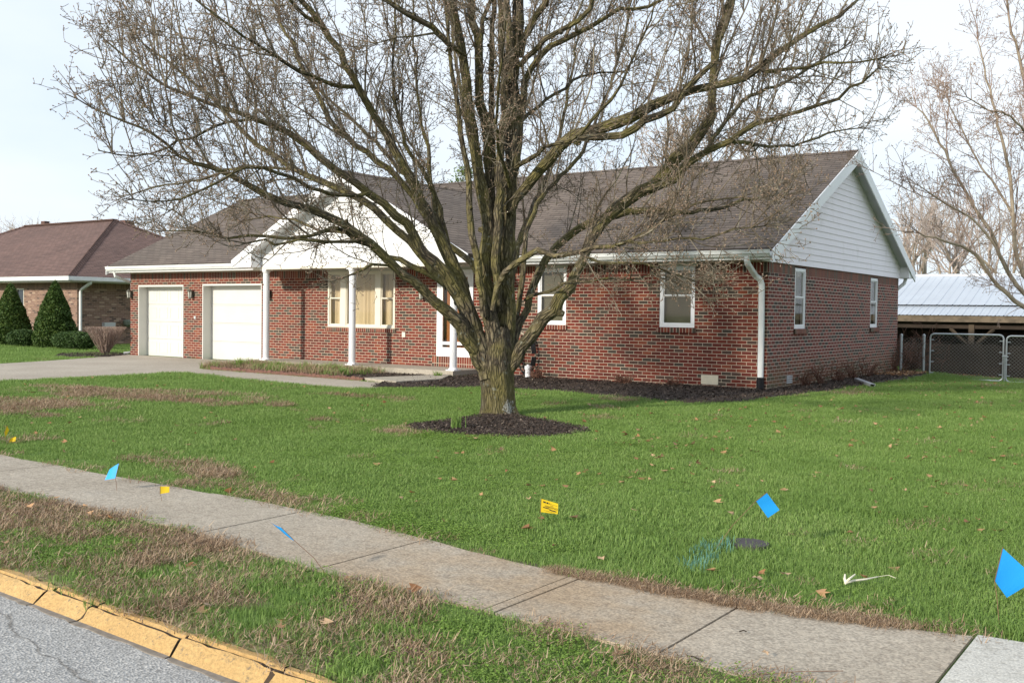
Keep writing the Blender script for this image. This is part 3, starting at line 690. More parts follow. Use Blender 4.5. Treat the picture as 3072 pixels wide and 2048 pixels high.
# cross gable over the porch
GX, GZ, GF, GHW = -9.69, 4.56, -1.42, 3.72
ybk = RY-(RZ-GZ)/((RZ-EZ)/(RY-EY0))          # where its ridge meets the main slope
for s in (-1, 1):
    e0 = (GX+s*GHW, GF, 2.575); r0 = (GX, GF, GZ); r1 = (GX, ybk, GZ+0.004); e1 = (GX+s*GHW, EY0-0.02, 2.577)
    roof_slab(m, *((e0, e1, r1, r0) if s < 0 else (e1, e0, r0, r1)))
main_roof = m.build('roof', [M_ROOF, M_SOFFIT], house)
# cap shingles
m = MB(); c = 0.12; sl = (RZ-EZ)/(RY-EY0)
for s in (-1, 1):
    q = [(RX0, RY, RZ+TH+0.012), (RX1, RY, RZ+TH+0.012), (RX1, RY+s*c, RZ+TH+0.012-c*sl), (RX0, RY+s*c, RZ+TH+0.012-c*sl)]
    m.quad(q, [(p[0]*0.3, abs(p[1]-RY)+p[0]) for p in q])
gs = (GZ-2.575)/GHW
for s in (-1, 1):
    q = [(GX, GF, GZ+TH+0.012), (GX, ybk, GZ+TH+0.012), (GX+s*c, ybk, GZ+TH+0.012-c*gs), (GX+s*c, GF, GZ+TH+0.012-c*gs)]
    m.quad(q, [(p[0], p[1]) for p in q])
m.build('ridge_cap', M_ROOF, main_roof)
# right gable siding (lap boards)
def siding(m, ax, fixed, u0, u1, z0, ztop, slope, row=0.127, out=0.014, sign=1):
    """triangle of lap boards from z0; half-width closes with slope; ax 'y': plane x=fixed facing +x; ax 'x': plane y=fixed facing -y"""
    um = (u0+u1)/2; z = z0
    def P(u, z, d): return (fixed+d, u, z) if ax == 'y' else (u, fixed-d, z)
    while z < ztop-0.02:
        z2 = min(z+row, ztop)
        h0 = (ztop-z)/slope; h1 = (ztop-z2)/slope
        h0 = min(h0, (u1-u0)/2); h1 = min(h1, (u1-u0)/2)
        m.quad([P(um-h0, z, out), P(um+h0, z, out), P(um+h1, z2, 0.002), P(um-h1, z2, 0.002)])
        m.quad([P(um-h0, z, out), P(um+h0, z, out), P(um+h0, z, -0.01), P(um-h0, z, -0.01)])
        z = z2
m = MB(); siding(m, 'y', 0.02, 0.0-0.42, 9.04+0.42, HZ-0.01, RZ-0.06, sl, 0.127, 0.016); m.build('gable_siding', M_DSIDING, house)
# left gable (unseen side, plain)
m = MB(); m.quad([(-19.79, 0, HZ), (-19.79, 9.04, HZ), (-19.79, RY, RZ-0.1)]); m.build('left_gable', M_DSIDING, house)
# rake fascia right
m = MB(); fh = 0.20
for s, y_e in ((-1, EY0-0.06), (1, EY1+0.12)):
    z_e = RZ-abs(y_e-RY)*sl
    q0 = [(y_e, z_e-fh+0.02), (y_e, z_e+TH-0.01), (RY, RZ+TH-0.01), (RY, RZ-fh-0.02)]
    m.prism(q0, 'x', RX1+0.003, RX1+0.028)
    m.build('rake_fascia', M_WHITE, house); m = MB(); m.prism(q0, 'x', RX0-0.028, RX0-0.003); m.build('rake_fascia', M_WHITE, house); m = MB()
pass
# rake soffit right (grey panels) between siding and fascia
m = MB()
nseg = 8
for s in (-1, 1):
    for i in range(nseg):
        f0, f1 = i/nseg, (i+1)/nseg
        ya, yb = RY+s*f0*5.0, RY+s*f1*5.0
        za, zb = RZ-0.05-abs(ya-RY)*sl, RZ-0.05-abs(yb-RY)*sl
        m.quad([(0.02, ya, za-0.05), (RX1, ya, za-0.05), (RX1, yb-s*0.03, zb-0.05), (0.02, yb-s*0.03, zb-0.05)])
        m.quad([(0.02, yb-s*0.03, zb-0.05), (RX1, yb-s*0.03, zb-0.05), (RX1, yb, zb-0.035), (0.02, yb, zb-0.035)])
m.build('rake_soffit', M_SOFFITG, house)
# boxed returns at the eaves of the right gable
m = MB()
m.prism([(9.06, 2.43), (9.60, 2.43), (9.60, 2.60), (9.06, 2.86)], 'x', 0.0, 0.246)
m.build('eave_return', M_WHITE, house); m = MB(); m.prism([(-0.44, 2.45), (-0.03, 2.45), (-0.03, 2.75), (-0.44, 2.56)], 'x', 0.036, 0.246)
m.build('eave_return', M_WHITE, house)
# eave soffit, fascia, gutters
m = MB(); m.box((RX0+0.03, -0.43, 2.432), (0.0, 0.0, 2.445)); m.build('soffit', M_SOFFIT, house); m = MB(); m.box((RX0+0.03, 9.05, 2.432), (0.0, 9.44, 2.445)); m.build('soffit', M_SOFFIT, house)
m = MB(); m.box((RX0+0.03, -0.455, 2.44), (0.24, -0.432, 2.60)); m.build('fascia', M_WHITE, house); m = MB(); m.box((RX0+0.03, 9.44, 2.44), (0.24, 9.463, 2.60)); m.build('fascia', M_WHITE, house)
def gutter(m, x0, x1, y, z):
    pr = [(y, z), (y-0.075, z), (y-0.095, z+0.04), (y-0.115, z+0.055), (y-0.115, z+0.105), (y-0.128, z+0.108), (y-0.128, z+0.122), (y-0.105, z+0.122), (y-0.105, z+0.07), (y-0.07, z+0.02), (y-0.01, z+0.02), (y, z+0.11)]
    m.prism(pr, 'x', x0, x1)
m = MB(); gutter(m, -20.18, -13.42, -0.457, 2.49); m.build('gutter', M_GUTTER, house); m = MB(); gutter(m, -5.94, 0.23, -0.457, 2.49); gt_ = m.build('gutter', M_GUTTER, house)
# gable front of porch
m = MB(); siding(m, 'x', -1.10, GX-3.3, GX+3.3, 2.462, GZ-0.06, gs, 0.145, 0.012); 
m.build('porch_gable_siding', M_SIDING, house)
m = MB()
for s in (-1, 1):
    xe = GX+s*(GHW+0.02); ze = 2.575
    m.prism([(xe, ze-0.12), (xe, ze+TH-0.01), (GX, GZ+TH-0.01), (GX, GZ-0.17)], 'y', GF-0.028, GF-0.003); m.build('porch_fascia', M_WHITE, house); m = MB()
m = MB()
for s in (-1, 1):   # sloped soffit under the porch rake, then boxed end
    xe = GX+s*3.3; z_e = GZ-0.06-3.3*gs
    m.quad([(GX, GF, GZ-0.09), (GX+s*3.62, GF, GZ-0.09-3.62*gs), (GX+s*3.62, -1.09, GZ-0.09-3.62*gs), (GX, -1.09, GZ-0.09)])
    m.prism([(GX+s*3.02, 2.452), (GX+s*3.70, 2.452), (GX+s*3.70, 2.53), (GX+s*3.02, 2.86)] , 'y', GF+0.002, -1.115)
    m.prism([(GX+s*3.30, 2.452), (GX+s*3.70, 2.452), (GX+s*3.70, 2.53), (GX+s*3.30, 2.74)] , 'y', -1.115, -0.46); m.build('porch_soffit', M_WHITE, house); m = MB()
m = MB(); m.box((-13.0, -1.085, 2.44), (-6.40, 0.0, 2.455)); m.build('porch_ceiling', M_SOFFIT, house)
m = MB(); m.box((-12.98, -1.13, 2.40), (-6.42, -0.93, 2.461)); m.build('porch_beam', M_CREAM, house)
# porch floor
m = MB(); m.box((-13.02, -1.20, -0.1), (-6.50, -0.002, 0.15)); m.build('porch_floor', M_PORCH, house)
for x in (-12.60, -9.64, -6.63):
    cz = 0.15; m = MB(); prof = [(0.0, 0.0)]
    K = 24
    for j in range(K):
        a, b = 2*math.pi*j/K, 2*math.pi*(j+1)/K
        for (ra, rb) in (((0.078, 0.070)),):
            aa = (a+b)/2
            P0 = [(x+0.078*math.cos(a), -1.03+0.078*math.sin(a)), (x+0.078*math.cos(a+(b-a)*0.55), -1.03+0.078*math.sin(a+(b-a)*0.55)), (x+0.071*math.cos(a+(b-a)*0.7), -1.03+0.071*math.sin(a+(b-a)*0.7)), (x+0.071*math.cos(a+(b-a)*0.85), -1.03+0.071*math.sin(a+(b-a)*0.85)), (x+0.078*math.cos(b), -1.03+0.078*math.sin(b))]
            for p, q in zip(P0[:-1], P0[1:]): m.quad([(p[0], p[1], cz+0.05), (q[0], q[1], cz+0.05), (q[0], q[1], 2.36), (p[0], p[1], 2.36)])
    col_o = m.build('porch_column', M_WHITE, house)
    m = MB(); m.box((x-0.115, -1.145, cz), (x+0.115, -0.915, cz+0.022)); m.lathe([(0.10, 0.022), (0.10, 0.045), (0.085, 0.06), (0.079, 0.07)], (x, -1.03, cz)); m.build('column_base', M_WHITE, col_o)
    m = MB(); m.lathe([(0.079, 2.17), (0.095, 2.19), (0.10, 2.21), (0.10, 2.225)], (x, -1.03, cz)); m.box((x-0.105, -1.135, 2.374), (x+0.105, -0.925, 2.398)); m.build('column_capital', M_WHITE, col_o)

def rect_frame(m, ax, u0, u1, z0, z1, w, d0, d1, fixed=0.0):
    def B(a, b, c, e):
        if ax == 'x': m.box((a, fixed+d0, c), (b, fixed+d1, e))
        else: m.box((fixed-d0, a, c), (fixed-d1, b, e))
    B(u0, u0+w, z0, z1); B(u1-w, u1, z0, z1); B(u0+w, u1-w, z0, z0+w); B(u0+w, u1-w, z1-w, z1)
def bar(m, ax, u0, u1, z0, z1, d0, d1, fixed=0.0):
    if ax == 'x': m.box((u0, fixed+d0, z0), (u1, fixed+d1, z1))
    else: m.box((fixed-d0, u0, z0), (fixed-d1, u1, z1))
def dh_window(ax, u0, u1, z0, z1, back, parent, label=None, fw=0.055, sill=True, mframe=M_WHITE, sash_z=None):
    m = MB(); rect_frame(m, ax, u0+0.002, u1-0.002, z0+0.002, z1-0.002, fw, 0.012, 0.09)
    f = m.build('window', mframe, parent)
    if label: f['label'] = label
    zm = sash_z or (z0+z1)/2+0.02
    m = MB(); a, b = u0+fw, u1-fw
    rect_frame(m, ax, a, b, zm-0.02, z1-fw, 0.022, 0.035, 0.06); rect_frame(m, ax, a, b, z0+fw, zm+0.025, 0.026, 0.02, 0.045)
    m.build('sash', mframe, f)
    m = MB(); bar(m, ax, a+0.02, b-0.02, zm, z1-fw-0.02, 0.045, 0.049); bar(m, ax, a+0.024, b-0.024, z0+fw+0.02, zm, 0.030, 0.034); m.build('pane', M_GLASS, f)
    m = MB()
    if back == 'blind':
        nz_ = int((z1-z0)/0.028)
        for i in range(nz_):
            z = z0+fw+0.01+i*0.028
            if z < z1-fw-0.01:
                if ax == 'x': m.quad([(a, 0.115, z), (b, 0.115, z), (b, 0.098, z+0.026), (a, 0.098, z+0.026)])
                else: m.quad([(-0.115, a, z), (-0.115, b, z), (-0.098, b, z+0.026), (-0.098, a, z+0.026)])
        m.build('blind', M_BLIND, f)
        m = MB(); bar(m, ax, a-0.03, b+0.03, z0, z1, 0.13, 0.135); m.build('backing', M_DARK, f)
    else:
        n = int((b-a)/0.02); P = []
        for i in range(n+1):
            u = a-0.02+(b-a+0.04)*i/n; d = 0.15+0.018*math.sin(u*60+math.sin(u*17)*2)
            P.append((u, d))
        for (p, q) in zip(P[:-1], P[1:]):
            if ax == 'x': m.quad([(p[0], p[1], z0), (q[0], q[1], z0), (q[0], q[1], z1), (p[0], p[1], z1)])
            else: m.quad([(-p[1], p[0], z0), (-q[1], q[0], z0), (-q[1], q[0], z1), (-p[1], p[0], z1)])
        m.build('curtain', M_CURT, f)
    if sill:
        m = MB()
        if ax == 'x': m.box((u0-0.035, -0.045, z0-0.098), (u1+0.035, 0.06, z0-0.004))
        else: m.box((-0.06, u0-0.035, z0-0.098), (0.05, u1+0.035, z0-0.004))
        # rowlock bricks: rotate the uv so courses stand upright
        m.uv = [[(v*1.0+0.01, u+0.02) for (u, v) in uv] for uv in m.uv]
        m.build('sill', M_SOLDIER, f)
    return f
dh_window('x', -5.16, -4.43, 1.165, 2.37, 'blind', house, fw=0.065)
dh_window('x', -2.24, -1.48, 1.165, 2.37, 'blind', house, fw=0.065)
dh_window('y', 1.41, 2.06, 1.165, 2.37, 'blind', house, fw=0.06)
dh_window('y', 6.58, 7.20, 1.165, 2.35, 'blind', house, fw=0.06)
m = MB()
for a, b in ((-5.20, -4.39), (-2.28, -1.44), (-11.53, -9.20), (-8.0, -6.82)): m = MB(); m.box((a, -0.012, 2.372), (b, 0.04, 2.43)); m.build('head_trim', M_SOFFIT, house)
# triple porch window
f = None
m = MB(); rect_frame(m, 'x', -11.488, -9.242, 1.002, 2.375, 0.05, -0.004, 0.10); bar(m, 'x', -11.06, -10.87, 1.052, 2.325, 0.0, 0.09); bar(m, 'x', -9.88, -9.71, 1.052, 2.325, 0.0, 0.09)
f = m.build('window', M_CREAM, house); f['label'] = 'wide three part window with cream curtains'
m = MB()
for a, b in ((-11.438, -11.06), (-9.71, -9.292)):
    rect_frame(m, 'x', a, b, 1.70, 2.325, 0.028, 0.03, 0.055); rect_frame(m, 'x', a, b, 1.052, 1.735, 0.03, 0.015, 0.04)
rect_frame(m, 'x', -10.87, -9.88, 1.052, 2.325, 0.03, 0.02, 0.06)
m.build('sash', M_CREAM, f)
m = MB()
for a, b in ((-11.41, -11.09), (-10.84, -9.91), (-9.68, -9.32)): m.box((a, 0.042, 1.08), (b, 0.046, 2.30))
m.build('pane', M_GLASS, f)
m = MB(); P = [(-11.5+2.3*i/200) for i in range(201)]; P = [(u, 0.15+0.022*math.sin(u*34+math.sin(u*11)*2.2)) for u in P]
for p, q in zip(P[:-1], P[1:]): m.quad([(p[0], p[1], 0.9), (q[0], q[1], 0.9), (q[0], q[1], 2.43), (p[0], p[1], 2.43)])
m.build('curtain', M_CURT, f)
m = MB(); m.box((-11.53, -0.045, 0.90), (-9.20, 0.06, 0.998)); m.uv = [[(v+0.01, u+0.02) for (u, v) in uv] for uv in m.uv]; m.build('sill', M_SOLDIER, f)
# front door
m = MB(); rect_frame(m, 'x', -7.928, -6.882, 0.392, 2.37, 0.085, -0.03, 0.12); m.box((-7.928, -0.012, 0.40), (-6.882, 0.12, 0.45))
d = m.build('front_door', M_WHITE, house)
m = MB(); rect_frame(m, 'x', -7.84, -6.97, 0.48, 2.28, 0.075, -0.02, 0.02); m.box((-7.765, -0.018, 0.555), (-7.045, 0.018, 0.60)); m.box((-7.765, -0.018, 0.66), (-7.045, 0.018, 0.73)); m.build('storm_door', M_WHITE, d)
m = MB(); m.box((-7.765, 0.0, 0.60), (-7.045, 0.004, 2.205)); m.build('pane', M_GLASS, d)
m = MB(); m.box((-7.74, 0.11, 0.45), (-6.96, 0.15, 2.30))
for z0, z1 in ((0.6, 1.15), (1.25, 1.75), (1.85, 2.15)):
    m.box((-7.50, 0.095, z0), (-7.30, 0.11, z1)); m.box((-7.2, 0.095, z0), (-7.02, 0.11, z1))
dd = m.build('inner_door', M_WOODDOOR, d); dd['label'] = 'orange brown wooden inner door'
m = MB(); m.box((-7.84, 0.10, 0.45), (-7.75, 0.14, 2.30)); m.build('jamb', M_WOODOLD, d)
m = MB(); m.lathe([(0.0, 0), (0.025, 0.005), (0.025, 0.02), (0, 0.025)], (-7.08, -0.04, 1.25), 10); m.box((-7.09, -0.035, 1.2), (-7.07, -0.02, 1.32)); m.build('handle', M_LAMPM, d)
m = MB(); m.box((-8.05, -0.035, 0.152), (-6.76, 0.0, 0.388)); m.uv = [[(v*0.85+0.005, u+0.02) for (u, v) in uv] for uv in m.uv]; m.build('door_step', M_SOLDIER, house)
# garage doors
for k, (a, b, zt) in enumerate(((-19.37, -17.25, 2.08), (-16.41, -13.95, 2.10))):
    m = MB(); m.box((a+0.002, -0.008, 0.0), (a+0.035, 0.30, zt-0.002)); m.box((b-0.035, -0.008, 0.0), (b-0.002, 0.30, zt-0.002)); m.box((a+0.035, -0.008, zt-0.05), (b-0.035, 0.30, zt-0.002))
    gd = m.build('garage_door', M_GARAGE, house)
    gd['label'] = 'narrower white garage door with faint raised panels' if k == 0 else 'wider plain white garage door of four flat sections'
    m = MB(); n = 4; h = (zt-0.05)/n
    for i in range(n):
        z0 = i*h+0.005; z1 = (i+1)*h-0.002
        m.box((a+0.035, 0.285, z0), (b-0.035, 0.32, z1))
        if k == 0:
            npn = 4; w_ = (b-a-0.07)/npn
            for j in range(npn):
                u0 = a+0.035+j*w_+0.06; u1 = u0+w_-0.12
                rect_frame(m, 'x', u0, u1, z0+0.09, z1-0.09, 0.02, 0.279, 0.286)
        else:
            m.box((a+0.035, 0.276, z1-0.03), (b-0.035, 0.286, z1-0.012))
    m.build('door_section', M_GARAGE, gd)
    m = MB(); m.box((a, 0.322, 0), (b, 0.36, zt)); m.build('backing', M_GARAGE, gd)
# wall lanterns
for x in (-19.70, -16.83, -13.62, -8.35):
    m = MB(); m.box((x-0.045, -0.025, 1.72), (x+0.045, -0.001, 1.90)); m.box((x-0.015, -0.10, 1.90), (x+0.015, -0.02, 1.92))
    m.lathe([(0.0, 0.26), (0.02, 0.25), (0.075, 0.19), (0.07, 0.18)], (x, -0.10, 1.70), 6); m.lathe([(0.045, 0.0), (0.05, 0.01), (0.0, -0.03)], (x, -0.10, 1.70), 6)
    for j in range(6):
        a = 2*math.pi*j/6; m.tube([(x+0.045*math.cos(a), -0.10+0.045*math.sin(a), 1.705), (x+0.065*math.cos(a), -0.10+0.065*math.sin(a), 1.885)], 0.005, 4)
    l = m.build('wall_lamp', M_LAMPM, house)
    m = MB(); m.lathe([(0.042, 0.005), (0.062, 0.18)], (x, -0.10, 1.70), 6); m.build('lamp_glass', simple('frosted_glass_%d' % int(-x), (0.5, 0.5, 0.45), 0.25), l)
# outlets
m = MB(); m.box((-9.0, -0.02, 0.80), (-8.9, -0.001, 0.92)); m.build('outlet_cover', M_CREAM, house)
m = MB(); m.box((-16.76, -0.02, 1.12), (-16.69, -0.001, 1.2)); m.build('keypad', M_SOFFITG, house)
# foundation vents
m = MB(); m.box((-1.315, -0.004, 0.083), (-0.965, 0.03, 0.257))
for i in range(5): m.box((-1.31, -0.012, 0.095+i*0.033), (-0.97, -0.003, 0.106+i*0.033))
m.build('foundation_vent', M_VENT, house)
m = MB()
for i in range(4): m.box((-0.03, 1.055, 0.105+i*0.04), (0.008, 1.355, 0.13+i*0.04))
m.build('foundation_vent', M_SOFFITG, house)
# downspouts
def spout(parent, pts, w, mat, name='downspout'):
    """rectangular pipe along a polyline"""
    m = MB(); P = [Vector(p) for p in pts]; T = []
    for i in range(len(P)):
        a = (P[min(i+1, len(P)-1)]-P[max(i-1, 0)]).normalized(); T.append(a)
    side = Vector((1, 0, 0)); rings = []
    for p, t in zip(P, T):
        n2 = t.cross(side).normalized(); s2 = n2.cross(t).normalized()
        rings.append([p+s2*w[0]*a+n2*w[1]*b for a, b in ((-.5, -.35), (-.35, -.5), (.35, -.5), (.5, -.35), (.5, .35), (.35, .5), (-.35, .5), (-.5, .35))])
    for r0, r1 in zip(rings[:-1], rings[1:]):
        for j in range(8): m.quad([r0[j], r0[(j+1) % 8], r1[(j+1) % 8], r1[j]])
    return m.build(name, mat, parent)
ds = spout(house, [(-0.22, -0.50, 2.50), (-0.22, -0.50, 2.42), (-0.22, -0.47, 2.36), (-0.20, -0.15, 2.16), (-0.13, -0.07, 2.08), (-0.11, -0.05, 2.0), (-0.10, -0.05, 1.2), (-0.10, -0.05, 0.26)], (0.10, 0.08), M_GUTTER)
m = MB()
for i in range(14):
    z = 0.27-i*0.026; m.lathe([(0.062, 0), (0.072, -0.008), (0.072, -0.018), (0.062, -0.026)], (-0.10, -0.06, z), 14)
m.build('drain_pipe', M_BLACK, ds)
spout(house, [(0.12, 9.30, 2.45), (0.10, 9.22, 2.3), (-0.04, 9.1, 2.15), (-0.08, 9.1, 2.1), (-0.08, 9.1, 0.2)], (0.08, 0.06), M_GUTTER)
spout(house, [(-19.90, -0.45, 2.48), (-19.90, -0.42, 2.34), (-19.84, -0.05, 2.2), (-19.84, 0.1, 2.15), (-19.84, 0.12, 0.1), (-19.95, -0.1, 0.05)], (0.09, 0.07), M_GUTTER)

# ================================================================= NEIGHBOUR HOUSE
nb = empty('tan_brick_house', (-33, 7, 0), 'tan brick neighbour house with reddish brown hip roof beyond the driveway', 'house')
NX, NY0, NY1, NXL = -27.3, 2.9, 11.9, -43.3
m = MB(); wall_skin(m, 'x', NXL, NX, -0.1, 2.30, [(-31.5, -30.9, 1.0, 2.1), (-34.6, -33.4, 0.9, 2.1)], fixed=NY0, soldier_z=2.1)
m.build('front_wall', [M_NBRICK, M_NSOLDIER], nb)
m = MB(); wall_skin(m, 'y', NY0, NY1, -0.1, 2.30, [], fixed=NX, soldier_z=2.1); m.build('side_wall', [M_NBRICK, M_NSOLDIER], nb)
m = MB(); e = 0.75; ez = 2.47; x0, x1, y0, y1 = NXL-e, NX+e, NY0-e, NY1+e; ym = (y0+y1)/2; hr = ym-y0; rz = 5.12; ra, rb = x0+hr, x1-hr
def slope_face(m, pts):
    P = [np.array(p, float) for p in pts]; ee = P[1]-P[0]; ee /= np.linalg.norm(ee); nrm = np.cross(P[1]-P[0], P[2]-P[0]); nrm /= np.linalg.norm(nrm); s = np.cross(nrm, ee)
    m.quad([tuple(p) for p in P], [(float((p-P[0]) @ ee), float((p-P[0]) @ s)) for p in P])
slope_face(m, [(x0, y0, ez), (x1, y0, ez), (rb, ym, rz), (ra, ym, rz)]); slope_face(m, [(x1, y0, ez), (x1, y1, ez), (rb, ym, rz)])
slope_face(m, [(x1, y1, ez), (x0, y1, ez), (ra, ym, rz), (rb, ym, rz)]); slope_face(m, [(x0, y1, ez), (x0, y0, ez), (ra, ym, rz)])
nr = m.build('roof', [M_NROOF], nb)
m = MB()
for (a, b) in (((x1, y0, ez), (rb, ym, rz)), ((x1, y1, ez), (rb, ym, rz)), ((x0, y0, ez), (ra, ym, rz))):
    A, B = Vector(a), Vector(b); n = 46
    for i in range(n):
        p = A.lerp(B, i/n); q = A.lerp(B, (i+1.15)/n); t = (B-A).normalized(); s = t.cross(Vector((0, 0, 1))).normalized()
        m.quad([p+s*.13-Vector((0, 0, .01)), p+Vector((0, 0, .07)), q+Vector((0, 0, .045)), q+s*.13-Vector((0, 0, .03))]); m.quad([p-s*.13-Vector((0, 0, .01)), p+Vector((0, 0, .07)), q+Vector((0, 0, .045)), q-s*.13-Vector((0, 0, .03))])
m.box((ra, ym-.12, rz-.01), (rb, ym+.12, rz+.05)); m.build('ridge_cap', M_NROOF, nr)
m = MB(); m.box((x0+.05, y0+.05, 2.30), (x1-.05, y1-.05, 2.33)); m.box((NXL, NY0-.02, 2.30), (NX+.02, NY0+.05, 2.36)); m.build('soffit', M_SOFFIT, nb)
m = MB(); m.box((x0, y0-.10, 2.36), (x1+.10, y0+.01, 2.50)); m.box((x1-.01, y0+.01, 2.36), (x1+.10, y1, 2.50)); m.box((x0, y0, 2.33), (x1, y0+.03, 2.46)); m.box((x1-.03, y0+.03, 2.33), (x1, y1, 2.46)); m.build('gutter', M_GUTTER, nb)
spout(nb, [(x1-.02, y0+.85, 2.38), (x1-.05, y0+.85, 2.28), (NX+.12, y0+.85, 2.05), (NX+.06, y0+.85, 1.95), (NX+.06, y0+.85, 0.55)], (0.10, 0.08), M_GUTTER)
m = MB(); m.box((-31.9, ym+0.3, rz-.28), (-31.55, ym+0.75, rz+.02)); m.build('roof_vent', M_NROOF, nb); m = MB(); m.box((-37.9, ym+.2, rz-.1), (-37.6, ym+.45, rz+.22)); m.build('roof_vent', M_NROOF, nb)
m = MB(); m.box((NX+.005, NY0+1.0, 0.62), (NX+.18, NY0+1.45, 0.85)); m.build('meter_box', M_SOFFITG, nb); m = MB(); m.lathe([(0.05, 0), (0.15, .08), (0.17, .22), (0.13, .28), (0, .28)], (NX+.20, NY0+1.95, 0.68), 12); m.build('utility_meter', simple('grey_green_meter', (0.16, 0.18, 0.14), 0.5), nb)
for a, b, c, d_ in [(-31.5, -30.9, 1.0, 2.1), (-34.6, -33.4, 0.9, 2.1)]:
    m = MB(); rect_frame(m, 'x', a, b, c, d_, 0.05, 0.01, 0.08, NY0); f = m.build('window', M_CREAM, nb)
    m = MB(); m.box((a, NY0+.06, c), (b, NY0+.065, d_)); m.build('pane', simple('dark_pane_%d' % int(-a), (0.03, 0.035, 0.04), 0.08), f)

# ================================================================= SHED with metal roof, behind the fence
sh = empty('open_shed', (6, 17, -0.3), 'long open front shed with pale ribbed metal roof behind the chain link fence', 'shed')
SY, SX0, SX1 = 15.2, -7.0, 19.0; EZs, RZs, RYs = 1.52, 2.86, 18.9
m = MB()
def ribroof(m, ya, za, yb, zb, pitch=0.46):
    x = SX0
    while x < SX1:
        h = 0.018; dz = 0
        prof = [(x, 0), (x+0.012, h), (x+0.028, h), (x+0.04, 0), (x+pitch/2-0.01, 0), (x+pitch/2, 0.008), (x+pitch/2+0.02, 0.008), (x+pitch/2+0.03, 0), (x+pitch, 0)]
        for p, q in zip(prof[:-1], prof[1:]): m.quad([(p[0], ya, za+p[1]), (q[0], ya, za+q[1]), (q[0], yb, zb+q[1]), (p[0], yb, zb+p[1])])
        x += pitch
sls = (RZs-EZs)/(RYs-SY)
ribroof(m, SY-0.30, EZs-0.02, SY+0.62, EZs+0.92*sls-0.06, 0.23); ribroof(m, SY+0.55, EZs+0.85*sls, RYs, RZs+0.02)
m.quad([(SX0, RYs, RZs), (SX1, RYs, RZs), (SX1, RYs+3.5, EZs), (SX0, RYs+3.5, EZs)]); m.box((SX0, RYs-0.16, RZs-0.03), (SX1, RYs+0.16, RZs+0.055))
m.build('roof', M_TIN, sh)
m = MB(); m.box((SX0, SY-0.26, EZs-0.22), (SX1, SY-0.22, EZs-0.035)); m.build('fascia_board', simple('fascia_wood', (0.13, 0.10, 0.07), 0.9, 0.35, 5), sh)
m = MB(); m.box((SX0, SY-0.02, EZs-0.42), (SX1, SY+0.05, EZs-0.24)); m.build('beam', M_WOODDARK, sh)
for x in (-3.6, 0.60, 4.8, 9.0, 13.2):
    m = MB(); m.box((x-.08, SY-.06, -0.5), (x+.08, SY+.1, EZs-.26)); m.tube([(x-.62, SY+.02, EZs-.42), (x-.05, SY+.02, 0.55)], .05, 4); m.tube([(x+.62, SY+.02, EZs-.42), (x+.05, SY+.02, 0.55)], .05, 4); m.build('post', M_SHPOST, sh)
m = MB()
x = SX0
while x < SX1:
    w_ = random.uniform(.18, .26); m.box((x, SY+2.9+random.uniform(0, .02), -0.6), (x+w_-.012, SY+2.93+random.uniform(0, .02), 1.9)); x += w_
m.box((SX0, SY+2.95, -0.6), (SX1, SY+3.0, 2.1)); m.box((SX0, SY, -0.6), (SX0+.05, RYs+3, 2.2))
m.build('rear_wall', M_WOODDARK, sh)
# brown board fence standing in front of the shed
bf = MB(); x = -2.2; by = 14.6
while x < 14:
    w_ = random.uniform(.13, .15); h_ = 0.62+0.05*random.random(); bf.box((x, by+random.uniform(0, .02), -0.42), (x+w_-.006, by+.03, h_)); x += w_
bf.box((-2.2, by+.035, 0.3), (14, by+.07, 0.4)); bf.box((-2.2, by+.035, -.2), (14, by+.07, -.1))
o = bf.build('board_fence', simple('brown_boards', (0.05, 0.034, 0.025), 0.9, 0.3, 2, 0.3)); recenter(o, (6, by, -0.4)); tag(o, 'low dark brown board fence seen through the chain link gates', 'fence')

# ================================================================= CHAIN LINK FENCE + GATES
def chain(m, A, B, z0, z1, inset=0.04, d=0.085, r=0.0020):
    """diamond wire mesh between two posts"""
    A, B = Vector(A), Vector(B); L = (B-A).length; t = (B-A)/L; H = z1-z0
    def P(u, z): q = A+t*u; return (q.x, q.y, z)
    for s in (1, -1):
        c = -H
        while c < L+H:
            # line u = c + s*(z) clipped
            pts = []
            for zz in (0, H):
                u = c+(zz if s > 0 else H-zz); pts.append([u, zz])
            (u0, a), (u1, b) = pts
            lo, hi = 0.0, 1.0; du = u1-u0
            for bound, sign in ((inset, 1), (L-inset, -1)):
                v0 = (u0-bound)*sign; v1 = (u1-bound)*sign
                if v0 < 0 and v1 < 0: lo = 2
                elif v0 < 0: lo = max(lo, v0/(v0-v1))
                elif v1 < 0: hi = min(hi, v0/(v0-v1))
            if lo < hi:
                q0 = P(u0+du*lo, z0+a+(b-a)*lo); q1 = P(u0+du*hi, z0+a+(b-a)*hi)
                m.tube([q0, q1], r, 3, caps=False)
            c += d
M_WIRE = simple('chain_wire', (0.30, 0.29, 0.27), 0.4, 0.1, 10, metal=0.3)
def fence_panel():
    A = (0.157, 8.84, 0); B = (0.66, 9.05, 0)
    t = empty('fence_panel', (0.4, 8.95, 0), 'short chain link fence panel with two steel posts beside the house corner', 'fence')
    for p in (A, B):
        m = MB(); m.tube([(p[0], p[1], -0.15), (p[0], p[1], 0.95)], 0.036, 10); m.lathe([(0.04, 0), (0.038, 0.03), (0.0, 0.06)], (p[0], p[1], 0.95), 10); m.build('post', M_GALV, t)
    m = MB(); chain(m, A, B, -0.02, 0.90); m.build('wire_mesh', M_WIRE, t)
fence_panel()
